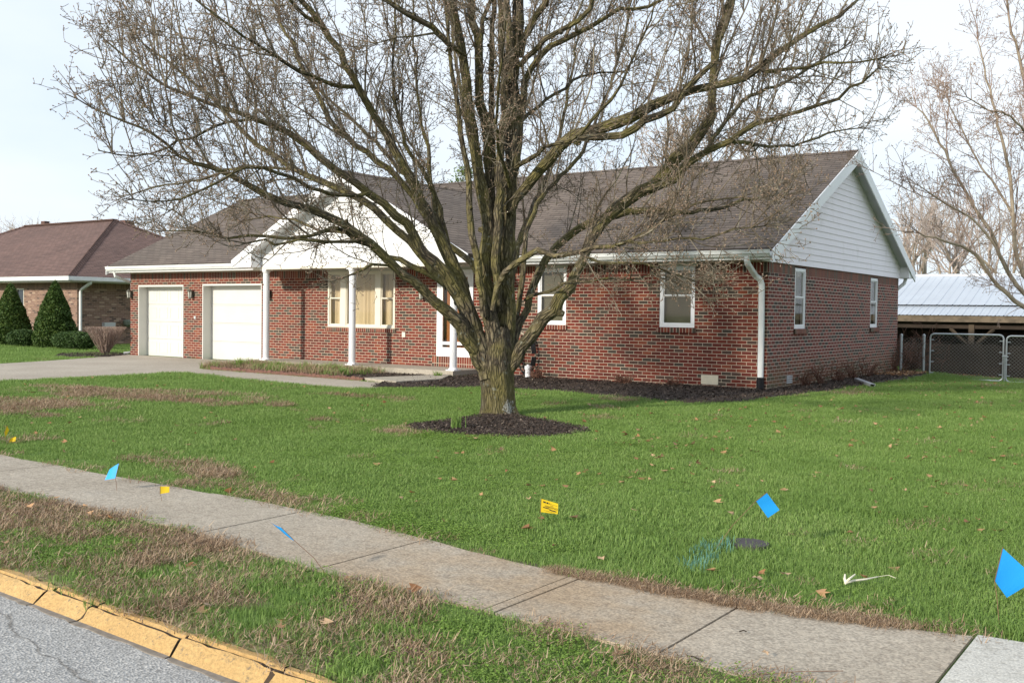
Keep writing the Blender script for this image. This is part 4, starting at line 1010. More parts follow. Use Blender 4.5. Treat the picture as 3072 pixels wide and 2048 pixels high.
def gate(A, B, z0, z1, label):
    A, B = Vector(A), Vector(B); c = (A+B)/2; t = (B-A).normalized()
    g_ = empty('chain_link_gate', (c.x, c.y, z0), label, 'gate', 'chain link gates')
    L = (B-A).length; rc = 0.10; P = []
    for (cu, cz, a0) in ((rc, z0+rc, 180), (L-rc, z0+rc, 270), (L-rc, z1-rc, 0), (rc, z1-rc, 90)):
        for k in range(5):
            a = R_(a0+k*22.5); u = cu+rc*math.cos(a); z = cz+rc*math.sin(a); q = A+t*u; P.append((q.x, q.y, z))
    P.append(P[0]); P.append(P[1])
    m = MB(); m.tube(P, 0.021, 8, caps=False); m.build('gate_frame', M_GALV, g_)
    m = MB(); chain(m, A, B, z0+0.02, z1-0.02, 0.06); m.build('wire_mesh', M_WIRE, g_)
    for u in (0.02, L-0.02):
        for k in range(4):
            m = MB()
            q = A+t*u; z = z0+0.15+k*(z1-z0-0.3)/3; w2 = 0.07 if u < 1 else -0.07; q2 = A+t*(u+w2)
            m.tube([(q.x, q.y, z), (q2.x, q2.y, z)], 0.012, 5); m.build('tension_band', M_GALV, g_)
    return g_
g1a = at(2790, 1060, 25.4); g1b = at(3010, 1060, 24.7)
gate((g1a[0], g1a[1], 0), (g1b[0], g1b[1], 0), -0.10, 1.02, 'wide chain link gate leaf nearest the house with steel tube frame')
g2a = at(3019, 1060, 24.65); g2b = g2a + (g1b-g1a)*1.0
gate((g2a[0], g2a[1], 0), (g2b[0], g2b[1], 0), -0.12, 1.00, 'chain link gate leaf cut off by the right edge of the photo')
m = MB(); q = at(3014.5, 1060, 24.65); m.tube([(q[0], q[1], -0.1), (q[0], q[1], 0.55)], 0.012, 6); m.tube([(q[0]-.06, q[1], 0.5), (q[0]+.08, q[1], 0.5)], 0.018, 6); m.tube([(q[0]-.06, q[1], 0.36), (q[0]+.08, q[1], 0.42)], 0.012, 6)
o = m.build('gate_latch', M_GALV); recenter(o, (q[0], q[1], 0)); tag(o, 'steel drop rod latch between the two chain link gates', 'latch')

# ================================================================= TREES
class Wood:
    """collects tubes as numpy arrays"""
    def __init__(s): s.V = []; s.F = []; s.U = []; s.n = 0
    def add(s, P, r, k):
        V, F = tube_np(P, r, k); m = len(P)
        L = np.concatenate([[0], np.cumsum(np.linalg.norm(np.diff(P, axis=0), axis=1))])
        # triangle wave around the tube so the bark has no seam
        a = np.arange(k)/k; tri = 1-np.abs(2*a-1); rr = np.maximum(np.mean(r), 0.01)
        u = np.tile(tri*math.pi*rr*1.0, m)+s.n*0.0137; v = np.repeat(L, k)
        s.V.append(V); s.F.append(np.array(F)+s.n); s.U.append(np.stack([u, v], 1)); s.n += len(V)
    def obj(s, name, mat, parent, smooth=True):
        return np_mesh(name, np.vstack(s.V), np.vstack(s.F), mat, parent, smooth, uv=np.vstack(s.U))
def nrmz(v): return v/(np.linalg.norm(v)+1e-9)
def rand_dir(r):
    v = r.normal(size=3); return nrmz(v)
ENV_ON = [False]
ENVP = [((x-1497)*13.87/3041.4, 1.42+(936-y)*13.87/3041.4) for x, y in [(1300, 960), (1240, 900), (1000, 860), (820, 850), (760, 800), (560, 740), (400, 700), (330, 640), (230, 590), (320, 520), (300, 455), (180, 410), (160, 330), (150, 240), (240, 170), (260, 100), (350, 0), (380, -500), (2400, -500), (2590, -20), (2570, 90), (2740, 170), (2690, 300), (2640, 330), (2600, 440), (2560, 520), (2440, 600), (2480, 700), (2400, 800), (2300, 880), (2000, 920), (1700, 980), (1560, 960)]]
def inside(p):
    if not ENV_ON[0]: return True
    d = p-np.array([-1.07, -6.95, 0.0]); u = float(d @ np.array([CR[0], CR[1], 0.0])); f = float(d @ np.array([CF[0], CF[1], 0.0])); return bool(inpoly(np.array([u*13.87/(13.87+f)*1.0]), np.array([1.42+(p[2]-1.42)*13.87/(13.87+f)]), ENVP)[0])
def wander(p, d, L, seg, wob, up, r):
    """polyline from p heading d"""
    n = max(2, int(L/seg)); P = [p]; d = nrmz(d)
    for i in range(n):
        d = nrmz(d+rand_dir(r)*wob+np.array([0, 0, up])); P.append(P[-1]+d*L/n)
    return np.array(P)
def smooth_poly(P, rr, per=0.25, jit=0.0, r=None):
    """Catmull-Rom resample"""
    P = np.array(P, float); rr = np.array(rr, float); out = []; ro = []
    n = len(P)
    for i in range(n-1):
        p0 = P[max(i-1, 0)]; p1 = P[i]; p2 = P[i+1]; p3 = P[min(i+2, n-1)]
        k = max(1, int(np.linalg.norm(p2-p1)/per))
        for j in range(k):
            t = j/k; out.append(0.5*((2*p1)+(-p0+p2)*t+(2*p0-5*p1+4*p2-p3)*t*t+(-p0+3*p1-3*p2+p3)*t**3)); ro.append(rr[i]+(rr[i+1]-rr[i])*t)
    out.append(P[-1]); ro.append(rr[-1]); out = np.array(out)
    if r is not None and jit > 0:
        w_ = r.normal(size=out.shape)*jit; w_[0] = 0; out = out+w_
    return out, np.array(ro)
def twigs(Wt, Wb, p, d, L, r0, lev, r, dens=1.0, tipk=3):
    """a shoot with side twigs, spurs and buds"""
    if lev == 0 and not inside(p+nrmz(d)*L*0.9):
        L *= 0.45
        if not inside(p+nrmz(d)*L): return
    P = wander(p, d, L, 0.09 if lev == 0 else 0.06, 0.16 if lev == 0 else 0.30, 0.03 if lev == 0 else 0.04, r)
    rad = np.linspace(r0, max(0.0027, r0*0.4), len(P))
    Wt.add(P, rad, 5 if r0 > 0.012 else tipk)
    n = len(P); d0 = nrmz(P[-1]-P[0])
    if lev == 0:
        cnt = int(L*10*dens)
        for _ in range(cnt):
            i = r.integers(1, n); t = nrmz(P[i]-P[i-1]); s = nrmz(np.cross(t, rand_dir(r)))
            q = nrmz(t*0.75+s*0.85); l = r.uniform(0.12, 0.42)*(1.15-0.5*i/n)
            twigs(Wt, Wb, P[i], q, l, max(0.0034, rad[i]*0.5), 1, r, dens)
    elif lev == 1:
        cnt = int(L*15*dens)+1
        for _ in range(cnt):
            i = r.integers(1, n); s = nrmz(rand_dir(r)+d0*0.5+np.array([0, 0, 0.3])); l = r.uniform(0.025, 0.09); e = P[i]+s*l
            Wt.add(np.array([P[i], P[i]+s*l*.5+rand_dir(r)*.006, e]), np.array([0.0036, 0.0033, 0.0026]), 3)
            if Wb is not None and r.uniform() < 0.5: Wb.add(np.array([e-s*0.004, e+s*0.006, e+s*0.016]), np.array([0.003, 0.0085, 0.0015]), 4)
    if Wb is not None:
        e = P[-1]; Wb.add(np.array([e-d0*0.004, e+d0*0.006, e+d0*0.018]), np.array([0.004, 0.0085, 0.0015]), 4)
def dress_(Wt, Wb, P, rad, r, sprouts=3.0, sides=3.0, slen=(0.6, 1.7), dlen=(0.4, 1.1), upb=1.0, dens=1.0, start=0.0, keep=None):
    """cover a limb with upright sprouts and spreading side shoots"""
    L = np.concatenate([[0], np.cumsum(np.linalg.norm(np.diff(P, axis=0), axis=1))]); T = L[-1]
    def pick():
        l = r.uniform(start, 1)*T; i = min(np.searchsorted(L, l), len(P)-1); i = max(i, 1); return i
    for _ in range(int(T*sprouts*(1-start))):
        i = pick(); t = nrmz(P[i]-P[i-1]); d = nrmz(np.array([0, 0, 1.0*upb])+t*0.45+rand_dir(r)*0.28); l = r.uniform(*slen)*(0.55+0.45*r.uniform())
        if keep is not None and not keep(P[i]+d*l): continue
        twigs(Wt, Wb, P[i], d, l, 0.0055+0.0052*l*r.uniform(0.7, 1.4), 0, r, dens*0.7)
    for _ in range(int(T*sides*(1-start))):
        i = pick(); t = nrmz(P[i]-P[i-1]); s = nrmz(np.cross(t, rand_dir(r))); d = nrmz(t*0.8+s*0.8); l = r.uniform(*dlen)
        if keep is not None and not keep(P[i]+d*l): continue
        twigs(Wt, Wb, P[i], d, l, 0.005+0.005*l, 0, r, dens)
    # the tip carries on as a spray
    t = nrmz(P[-1]-P[-2])
    for _ in range(4):
        l = r.uniform(0.3, 0.8); twigs(Wt, Wb, P[-1], nrmz(t+rand_dir(r)*0.35), l, max(0.005, rad[-1]*0.7), 0, r, dens)

def dress(Wt, Wb, P, rad, r, sprouts=3.0, sides=3.0, slen=(0.6, 1.7), dlen=(0.4, 1.1), upb=1.0, dens=1.0, start=0.0, keep=None, sec=0.0):
    dress_(Wt, Wb, P, rad, r, sprouts, sides, slen, dlen, upb, dens, start, keep)
    for i in r.integers(max(1, int(start*len(P))), len(P), int(len(P)*0.85)):
        t = nrmz(P[i]-P[i-1]); sd_ = nrmz(np.cross(t, rand_dir(r))); twigs(Wt, Wb, P[i]+sd_*rad[i]*0.6, nrmz(sd_+rand_dir(r)*0.5), r.uniform(0.12, 0.38)+rad[i], 0.0042, 1, r, 1.0)
    if sec <= 0: return
    L = np.concatenate([[0], np.cumsum(np.linalg.norm(np.diff(P, axis=0), axis=1))]); T = L[-1]
    for _ in range(int(T*sec*(1-start)+r.uniform())):
        l = r.uniform(start, 1)*T; i = max(1, min(np.searchsorted(L, l), len(P)-1)); t = nrmz(P[i]-P[i-1]); s = nrmz(np.cross(t, rand_dir(r)))
        d = nrmz(t*0.8+s*0.65+np.array([0, 0, 0.30])); n_ = r.uniform(0.9, 2.0)
        while n_ > 0.3 and not inside(P[i]+d*n_): n_ *= 0.6
        q = wander(P[i], d, n_, 0.12, 0.13, 0.03, r)
        r0 = min(rad[i]*0.6, r.uniform(0.012, 0.024)); q_r = np.linspace(r0, 0.005, len(q)); Wt.add(q, q_r, 6)
        dress_(Wt, Wb, q, q_r, r, 3.2, 4.0, (0.3, 1.1), (0.3, 0.8), upb, dens, 0.1)
D0 = 13.87; PX = D0/FPX            # metres per source pixel at the trunk
rt = np.random.default_rng(21)
pear = empty('pear_tree', (TX, TY, 0), 'large bare pear tree with many upright branches growing from a mulch mound on the lawn', 'tree')
WL, WT_, WB = Wood(), Wood(), Wood(); ENV_ON[0] = True
def limb(pts, k=12, jit=0.013):
    """pts: (px, py, half-width px, depth offset m)"""
    P = [at(x, y, D0+d) for x, y, h, d in pts]; rr = [h*(D0+d)/FPX for x, y, h, d in pts]
    P, rr = smooth_poly(P, rr, 0.16, jit, rt)
    if jit > 0: rr = rr*(1+0.10*(vnoise(np.arange(len(rr))*0.45, len(rr)*1.3+rr*0, 5)-0.5)*2)*0.95
    return P, rr
# trunk
tb = [(1497, 1262, 58, 0), (1496, 1245, 53, 0), (1495, 1215, 50, 0), (1494, 1170, 49, 0), (1491, 1130, 51, 0), (1488, 1095, 56, 0), (1487, 1060, 56, 0), (1490, 1015, 44, 0), (1500, 980, 30, 0)]
P, rr = limb(tb, jit=0.0); 
kk = 40; V, F = tube_np(P, rr, kk)
ang = np.tile(np.arange(kk)*2*math.pi/kk, len(P)); hh = V[:, 2]
cen = np.repeat(P, kk, axis=0); rad_ = V-cen
fl = 1+0.045*np.sin(ang*5+1.0)+0.04*np.sin(ang*3+hh*1.3)+0.05*np.sin(ang*9+hh*2)*np.clip(1-hh, 0.2, 1)+0.25*np.clip(0.14-hh, 0, 1)/0.14*(0.35+0.3*np.sin(ang*4))
WL.V.append(cen+rad_*fl[:, None]); WL.F.append(np.array(F)); Lh = np.repeat(np.concatenate([[0], np.cumsum(np.linalg.norm(np.diff(P, axis=0), axis=1))]), kk)
WL.U.append(np.stack([(1-np.abs(2*(ang/6.2832)-1))*math.pi*0.26, Lh], 1)); WL.n += len(V)
LIMBS = {
 # name: (points, sprouts, sides, slen, start)
 'L1': ([(1472,1150,18,0),(1440,1082,23,-.1),(1380,980,22,-.25),(1342,936,20,-.35),(1303,903,17,-.45),(1239,844,14,-.6),(1183,801,13,-.75),(1140,757,14,-.85),(1085,710,14,-1.0),(1035,672,13,-1.1),(976,645,13,-1.2),(920,622,12,-1.3),(861,608,11,-1.4),(800,583,11,-1.5),(746,552,9,-1.6),(690,528,8,-1.65),(631,501,7,-1.7),(534,467,5.5,-1.8),(459,402,4.5,-1.9),(373,368,3.5,-1.95),(275,321,2.5,-2.0),(201,281,1.8,-2.0)], 4.5, 5.0, (0.5, 1.6), 0.34),
 'L1a': ([(1066,720,8,-1.0),(1037,697,7.5,-1.05),(1005,686,7,-1.1),(966,701,6.5,-1.2),(930,711,6,-1.3),(859,716,6,-1.35),(796,715,5.5,-1.4),(743,705,5,-1.5),(690,714,4,-1.6),(640,705,3,-1.6),(560,690,2.5,-1.7),(500,696,2,-1.7)], 2.2, 6.0, (0.3, 0.8), 0.1),
 'L1b': ([(1110,735,7,-.9),(1073,727,6.5,-1.0),(984,726,5.5,-1.3),(903,721,5,-1.5),(859,729,4.5,-1.6),(826,733,4.5,-1.6),(796,722,4,-1.7),(740,733,3,-1.8),(690,722,2.2,-1.9)], 1.8, 6.0, (0.25, 0.6), 0.1),
 'L1c': ([(1190,808,6,-.7),(1168,795,5,-.8),(1114,793,5,-1.0),(1073,811,4,-1.15),(1035,832,2.5,-1.2)], 0.6, 7.0, (0.2, 0.4), 0.2),
 'L3': ([(1462,1140,24,-.1),(1443,1056,27,-.1),(1418,980,27,-.1),(1395,925,26,-.12),(1380,890,25,-.15),(1354,852,22,-.2),(1329,814,19,-.25),(1277,763,16,-.3),(1260,735,15,-.3),(1220,673,14,-.35),(1191,648,14,-.4),(1146,612,13,-.4),(1107,579,13,-.45),(1060,545,12,-.5),(1005,510,12,-.5),(960,470,11,-.5),(918,436,11,-.5),(861,396,9,-.5),(763,356,8,-.55),(660,321,6.5,-.6),(545,282,5,-.6),(459,236,4,-.6),(370,165,3,-.6),(298,103,2,-.6)], 5.0, 4.0, (0.7, 2.2), 0.30),
 'L5': ([(1345,860,14,.1),(1300,815,14,.3),(1255,760,13,.4),(1234,728,13,.5),(1190,690,12,.6),(1120,620,12,.7),(1062,590,11,.8),(1010,563,10,.9),(960,540,10,1.0),(890,512,9,1.1),(804,455,8,1.2),(712,378,7,1.3),(640,300,5.5,1.4),(560,230,4.5,1.4),(470,160,3.5,1.5),(380,85,2,1.5)], 4.5, 4.0, (0.7, 2.0), 0.30),
 'L5b': ([(890,512,6,1.1),(800,500,5,1.6),(700,505,4,2.0),(600,540,3.5,2.4),(480,560,3,2.7),(380,585,2,2.9)], 3.0, 5.0, (0.4, 1.2), 0.0),
 'L3b': ([(763,356,6,-.55),(680,370,5,-.9),(600,400,4.5,-1.2),(500,440,3.5,-1.5),(400,470,2.5,-1.8),(300,455,2,-2)], 3.0, 5.0, (0.4, 1.1), 0.0),
 'L4': ([(1443,1056,18,.1),(1425,980,22,.1),(1400,900,22,.05),(1375,832,21,0),(1352,780,20,0),(1330,746,19,0),(1298,675,17,0),(1266,608,16,0),(1240,552,15,-.05),(1215,505,14,-.1),(1185,452,13,-.1),(1157,402,13,-.15),(1128,350,12,-.2),(1100,304,12,-.2),(1073,258,11,-.25),(1033,189,10.5,-.3),(976,86,10,-.35),(901,0,9,-.4),(830,-90,8,-.4),(740,-190,6,-.4),(640,-300,3,-.4)], 4.0, 3.0, (0.7, 2.0), 0.28),
 'L4b': ([(976,86,7,-.35),(920,50,6.5,-.6),(880,20,6,-.8),(820,-60,5,-1.0),(700,-150,4,-1.2),(560,-240,2,-1.4)], 3, 4, (0.5, 1.4), 0.0),
 'L4c': ([(1073,258,8,-.2),(1000,255,7,-.6),(900,215,6,-1.0),(800,150,5,-1.4),(690,80,4,-1.8),(580,-10,3,-2.0)], 4, 5, (0.6, 1.6), 0.0),
 'L6': ([(1375,832,9,.2),(1345,740,8.5,.2),(1312,649,8,.2),(1305,590,7,.2),(1278,528,7,.25),(1240,470,6,.3),(1215,430,6,.3),(1190,330,5,.4),(1180,200,4,.4),(1185,60,3.5,.5),(1180,-80,3,.5)], 2.0, 3.5, (0.4, 1.2), 0.25),
 'L7': ([(1450,860,11,.5),(1418,788,11,.7),(1372,755,11,.9),(1346,728,10,1.0),(1324,657,9,1.1),(1312,599,8,1.2),(1293,550,7,1.3),(1290,470,6,1.4),(1260,370,5,1.5),(1250,240,4,1.6),(1240,100,3,1.7),(1235,-80,2.5,1.8)], 3.0, 4.0, (0.5, 1.4), 0.3),
 'C1': ([(1452,950,13,-.25),(1443,880,12,-.3),(1437,804,11.5,-.35),(1430,760,11,-.35),(1414,700,11,-.35),(1410,631,10,-.35),(1405,560,9,-.35),(1398,505,9,-.35),(1387,402,8,-.35),(1368,287,7,-.4),(1347,172,6,-.4),(1341,57,5.5,-.45),(1330,-80,5,-.5),(1320,-260,3,-.5)], 1.2, 3.0, (0.4, 1.1), 0.25),
 'C2': ([(1488,1100,24,-.08),(1483,1003,28,-.1),(1464,942,26,-.1),(1454,880,24,-.1),(1456,804,23,-.1),(1462,689,21,-.1),(1449,574,20,-.1),(1436,520,17,-.1),(1425,459,16,-.1),(1410,344,16,-.1),(1398,241,15,-.1),(1382,138,14,-.1),(1362,34,13,-.1),(1345,-40,12,-.1),(1325,-160,10,-.1),(1300,-320,7,-.1),(1290,-480,3,-.1)], 0.7, 2.0, (0.4, 1.0), 0.3),
 'C2a': ([(1393,182,9,-.15),(1370,150,9.5,-.2),(1341,127,10,-.3),(1293,86,9.5,-.5),(1238,55,9,-.6),(1179,14,8,-.8),(1120,-40,7,-.9),(1040,-130,5,-1.2),(960,-240,3,-1.4)], 2.5, 4.0, (0.5, 1.4), 0.1),
 'C2a2': ([(1400,170,5,-.3),(1352,140,5,-.5),(1300,105,4.5,-.7),(1240,105,3.5,-.9),(1190,112,2.5,-1.0),(1140,125,2,-1.1)], 1.5, 5.0, (0.3, 0.8), 0.1),
 'C2b': ([(1466,700,14,.05),(1470,600,17,.05),(1466,482,17,.05),(1460,379,16,.05),(1440,310,14,.05),(1436,220,13,.05),(1437,138,13,.05),(1414,34,12,.05),(1405,-80,10,.05),(1395,-260,7,.05),(1390,-420,3,.05)], 0.8, 2.0, (0.4, 1.0), 0.3),
 'C2c': ([(1484,560,8,.3),(1476,400,9,.3),(1474,310,9,.3),(1472,207,9,.3),(1477,103,8.5,.3),(1480,0,8,.3),(1470,-150,6,.4),(1475,-340,3,.4)], 1.2, 3.0, (0.4, 1.0), 0.3),
 'C2d': ([(1441,138,7,-.1),(1450,60,7,-.3),(1470,20,6.5,-.4),(1490,-40,6,-.5),(1500,-180,4,-.6)], 1, 3, (0.4, 1.0), 0.3),
 'C3': ([(1515,1120,26,.1),(1518,1034,28,.1),(1522,972,28,.1),(1519,896,27,.1),(1518,820,29,.1),(1519,746,30,.1),(1522,660,28,.1),(1526,574,26,.1),(1534,482,25,.1),(1540,400,24,.1),(1540,344,24,.1),(1535,241,24,.1),(1540,170,22,.1),(1550,103,20,.1),(1553,30,18,.1),(1555,-60,15,.1),(1560,-220,11,.1),(1565,-420,6,.1),(1570,-600,3,.1)], 0.6, 1.6, (0.4, 0.9), 0.3),
 'C3a': ([(1534,241,14,-.1),(1528,150,13,-.15),(1526,60,12,-.2),(1520,-40,11,-.2),(1505,-200,8,-.3),(1500,-380,4,-.3)], 0.8, 2.0, (0.4, 1.0), 0.3),
 'C3c': ([(1556,170,13,.0),(1570,120,12,.0),(1586,90,12,.0),(1612,48,11.5,0),(1637,7,11,0),(1665,-60,10,0),(1700,-170,8,.1),(1740,-320,4,.2)], 1.5, 3.0, (0.5, 1.4), 0.2),
 'C4': ([(1500,1000,12,.3),(1494,900,14,-.12),(1490,804,15,-.2),(1488,717,15,-.2),(1495,640,14,-.18),(1497,574,13,-.15),(1503,459,12,-.1),(1510,344,11,-.1),(1508,200,10,-.1),(1502,60,10,-.1),(1498,-60,8,-.1),(1490,-250,5,-.1)], 0.6, 1.8, (0.4, 1.0), 0.3),
 'C5': ([(1545,520,10,.1),(1556,440,10,.1),(1562,344,11,.1),(1568,300,11,.1),(1579,241,11,.1),(1599,203,10,.1),(1620,165,10,.1),(1650,138,9.5,.1),(1685,118,9,.1),(1730,100,8.5,.1),(1771,86,8,.15),(1816,50,7,.2),(1860,28,6,.3),(1940,20,5,.4),(2030,-20,3.5,.6)], 3.0, 4.0, (0.5, 1.6), 0.2),
 'C5b': ([(1558,200,9,-.1),(1580,172,9,-.15),(1606,150,9,-.2),(1634,124,9,-.3),(1685,96,8.5,-.4),(1737,66,8,-.5),(1765,25,7.5,-.6),(1785,-40,7,-.7),(1820,-150,5,-.8),(1850,-300,3,-.9)], 3.0, 3.0, (0.5, 1.5), 0.2),
 'C6': ([(1565,610,6,.5),(1580,350,3,.0)][:0] or [(1560,370,6,.2),(1590,345,6,.3),(1640,300,5.5,.5),(1690,265,5,.7),(1745,230,4.5,.9),(1800,220,3.5,1.1),(1880,215,2.5,1.3)], 2.5, 4.0, (0.4, 1.2), 0.1),
 'R1': ([(1530,640,16,.0),(1545,600,16,-.05),(1575,560,17,-.1),(1617,517,17,-.2),(1650,478,17,-.3),(1680,440,18,-.4),(1720,408,18,-.5),(1789,388,18,-.6),(1850,368,18,-.7),(1904,344,17,-.8),(1960,318,16,-.85),(2018,290,14,-.9),(2080,270,13,-1.0),(2133,258,12,-1.05),(2173,248,12,-1.1),(2230,228,11,-1.15),(2281,204,11,-1.2),(2332,165,10,-1.3),(2408,108,8,-1.4),(2510,50,6,-1.5),(2571,0,4,-1.6),(2660,-90,2.5,-1.7)], 5.0, 3.5, (0.7, 2.1), 0.22),
 'R1b': ([(1700,425,10,-.7),(1740,415,11,-.75),(1800,410,12,-.8),(1869,406,12,-.9),(1900,385,12,-.95),(1932,365,12,-1.0),(1980,342,12,-1.05),(2018,320,11,-1.1),(2060,270,10,-1.15),(2105,228,9,-1.2),(2145,180,8,-1.2),(2165,120,7,-1.25),(2190,30,6,-1.3),(2230,-90,4,-1.4)], 4.0, 4.0, (0.6, 1.7), 0.15),
 'R1c': ([(2281,204,7,-1.2),(2330,215,6,-1.5),(2420,200,5,-1.8),(2520,190,4,-2.1),(2620,175,2.5,-2.3)], 3.5, 5.0, (0.4, 1.0), 0.0),
 'R2': ([(1512,1130,16,-.05),(1545,1072,21,-.1),(1587,1009,23,-.2),(1633,957,22,-.25),(1660,925,21,-.3),(1679,896,19,-.3),(1705,862,17,-.25),(1723,829,16,-.2),(1749,780,15,-.1),(1775,722,16,0),(1800,677,16,.05),(1838,637,18,.1),(1875,603,19,.1),(1920,577,19,.1),(1961,553,19,.1),(2000,512,19,.1),(2030,474,19,.1),(2065,438,18,.1),(2099,402,17,.1),(2120,370,16,.1),(2133,344,15,.1),(2138,306,14,.1),(2136,260,13,.1),(2138,204,13,.1),(2150,128,12,.1),(2170,66,12,.1),(2195,-20,10,.1),(2230,-140,7,.1),(2260,-280,3,.1)], 3.5, 3.0, (0.6, 1.9), 0.25),
 'R2b': ([(1930,572,11,-.1),(1970,565,12,-.1),(2018,538,13,-.2),(2064,488,12,-.3),(2122,448,11,-.4),(2190,422,10,-.5),(2265,375,9,-.6),(2357,347,7,-.7),(2444,322,6,-.8),(2510,288,5,-.9),(2587,245,4,-1.0),(2638,204,2.5,-1.0)], 4.0, 4.5, (0.5, 1.5), 0.1),
 'R2c': ([(2190,422,7,-.3),(2260,430,6,0),(2330,440,5,.4),(2410,430,4,.7),(2500,395,3,1.0),(2570,390,2,1.1)], 3.0, 5.0, (0.4, 1.0), 0.0),
 'R2d': ([(2122,448,7,0),(2180,360,7,.5),(2250,290,6,.9),(2330,260,5,1.2),(2430,200,4,1.5),(2530,140,2.5,1.8)], 4.0, 4.0, (0.5, 1.5), 0.0),
 'R3': ([(1478,930,8,-.45),(1485,862,9.5,-.5),(1510,816,10,-.6),(1540,797,10,-.65),(1578,770,10,-.75),(1612,757,9.5,-.85),(1663,763,9,-1.0),(1700,765,8.5,-1.1),(1740,758,8,-1.2),(1783,745,8,-1.3),(1838,737,7,-1.4),(1889,724,6.5,-1.5),(1944,692,6,-1.6),(1990,655,5.5,-1.7),(2050,628,4.5,-1.8),(2140,600,3.5,-1.9),(2230,590,2.5,-2.0)], 3.0, 7.0, (0.3, 1.2), 0.3),
 'R3b': ([(1889,724,5,-1.5),(1950,730,4.5,-1.8),(2030,715,4,-2.0),(2110,720,3.5,-2.2),(2200,690,3,-2.4),(2300,680,2,-2.5)], 2.5, 7.0, (0.3, 0.8), 0.0),
 'R3c': ([(1740,758,5,-1.2),(1800,790,4.5,-1.5),(1880,790,4,-1.8),(1960,800,3,-2.0),(2050,830,2,-2.1)], 1.5, 7.0, (0.2, 0.6), 0.0),
 'R4': ([(1525,1090,12,.2),(1549,1010,13,.3),(1578,926,12.5,.5),(1604,841,12,.7),(1638,777,12,.8),(1674,735,12,.9),(1731,689,12,1.0),(1790,658,12,1.05),(1846,645,12,1.1),(1961,628,10,1.2),(2047,634,8,1.3),(2133,628,6.5,1.5),(2230,600,5,1.7),(2320,590,3,1.9)], 3.5, 5.0, (0.5, 1.5), 0.3),
 'R5': ([(1575,900,5,.2),(1591,888,5.5,0),(1638,878,5.5,-.3),(1689,850,5,-.6),(1766,841,4,-.9),(1825,837,3.5,-1.0),(1889,833,3,-1.2),(1953,820,2,-1.4)], 0.8, 7.0, (0.2, 0.5), 0.2),
 'R6': ([(1545,1000,10,.4),(1556,920,9,.5),(1566,841,9,.6),(1575,740,8,.8),(1590,660,8,1.0),(1625,590,7,1.3),(1680,530,6.5,1.7),(1740,470,6,2.1),(1780,380,5,2.4),(1830,260,4,2.7),(1870,120,3.5,2.9),(1900,-30,3,3.0)], 3.5, 3.5, (0.6, 1.8), 0.3),
 'R7': ([(1548,500,8,-.15),(1580,480,8,-.5),(1617,455,7,-.9),(1670,430,6,-1.4),(1740,400,5.5,-1.8),(1830,300,5,-2.2),(1900,180,4,-2.6),(1950,60,3,-2.9),(1980,-60,2,-3.0)], 3.0, 3.5, (0.5, 1.5), 0.15),
 'L8': ([(1300,690,10,.3),(1240,590,10,.5),(1170,510,9.5,.6),(1100,455,9,.7),(1040,410,8.5,.8),(990,360,8,.9),(950,290,7,1.0),(905,200,6,1.0),(860,100,5,1.1),(810,0,4,1.2),(760,-110,2.5,1.2)], 4.0, 3.5, (0.6, 1.8), 0.15),
 'L9': ([(1340,860,10,.3),(1273,816,9.5,.4),(1234,793,9,.5),(1200,778,8,.6),(1168,771,7,.7),(1110,740,6,.9),(1040,700,5.5,1.0),(960,690,5,1.1),(880,660,4,1.2),(780,650,3,1.3)], 2.2, 5.0, (0.3, 1.0), 0.2),
 'L10': ([(1107,579,7,-.5),(1020,590,6.5,-.8),(930,560,6,-1.2),(840,520,5.5,-1.5),(740,505,5,-1.8),(620,560,4,-2.1),(500,610,3,-2.3),(400,600,2,-2.5)], 3.0, 5.0, (0.4, 1.2), 0.1),
 # limbs that reach towards and away from the street, hidden in the middle of the crown
 'B1': ([(1505,880,12,.4),(1500,760,11,1.0),(1470,640,10,1.8),(1440,520,8,2.6),(1400,380,6,3.3),(1370,200,5,3.9),(1350,20,3,4.3)], 3.0, 3.0, (0.6, 1.6), 0.2),
 'B2': ([(1530,840,11,.5),(1560,720,10,1.3),(1610,600,9,2.2),(1660,470,7,3.0),(1700,300,5,3.7),(1730,120,3,4.2)], 3.0, 3.0, (0.6, 1.6), 0.2),
 'B3': ([(1400,860,9,.5),(1330,700,8,1.3),(1240,560,7,2.1),(1130,430,6,2.9),(1000,310,4,3.5),(880,200,2.5,3.9)], 4.0, 3.5, (0.6, 1.7), 0.2),
 'F1': ([(1530,560,7,-.3),(1500,470,6,-1.0),(1490,370,5,-1.7),(1500,230,4,-2.3),(1520,60,3,-2.7)], 1.5, 3.0, (0.4, 1.2), 0.2),
}
for nm, (pts, spr, sid, sl_, st) in LIMBS.items():
    P, rr = limb(pts); maxr = rr.max()
    WL.add(P, rr, 14 if maxr > 0.07 else 9 if maxr > 0.035 else 6)
    dress(WT_, WB, P, rr, rt, spr*1.25, sid*0.95, sl_, (0.35, 1.0), 1.0, 1.0, st, None, 0.7 if spr > 1.6 else 0.35)
_names = [n_ for n_ in LIMBS if n_[0] in 'LCR']
for k in range(34):
    P, rr = limb(LIMBS[_names[k % len(_names)]][0]); i = int(rt.uniform(0.12, 0.6)*len(P)); t_ = nrmz(P[min(i+1, len(P)-1)]-P[i-1]); s_ = nrmz(np.cross(t_, rand_dir(rt))+0.15*t_)
    q_ = rr[i]*rt.uniform(0.35, 0.6); L_ = rt.uniform(0.02, 0.09); a_ = P[i]+s_*rr[i]*0.6
    WL.add(np.array([a_, a_+s_*(rr[i]*0.45+L_*0.5), a_+s_*(rr[i]*0.5+L_), a_+s_*(rr[i]*0.5+L_+0.006)]), np.array([q_*1.7, q_*1.15, q_, q_*0.2]), 8)
ENV_ON[0] = False
WL.obj('trunk', M_BARK, pear)
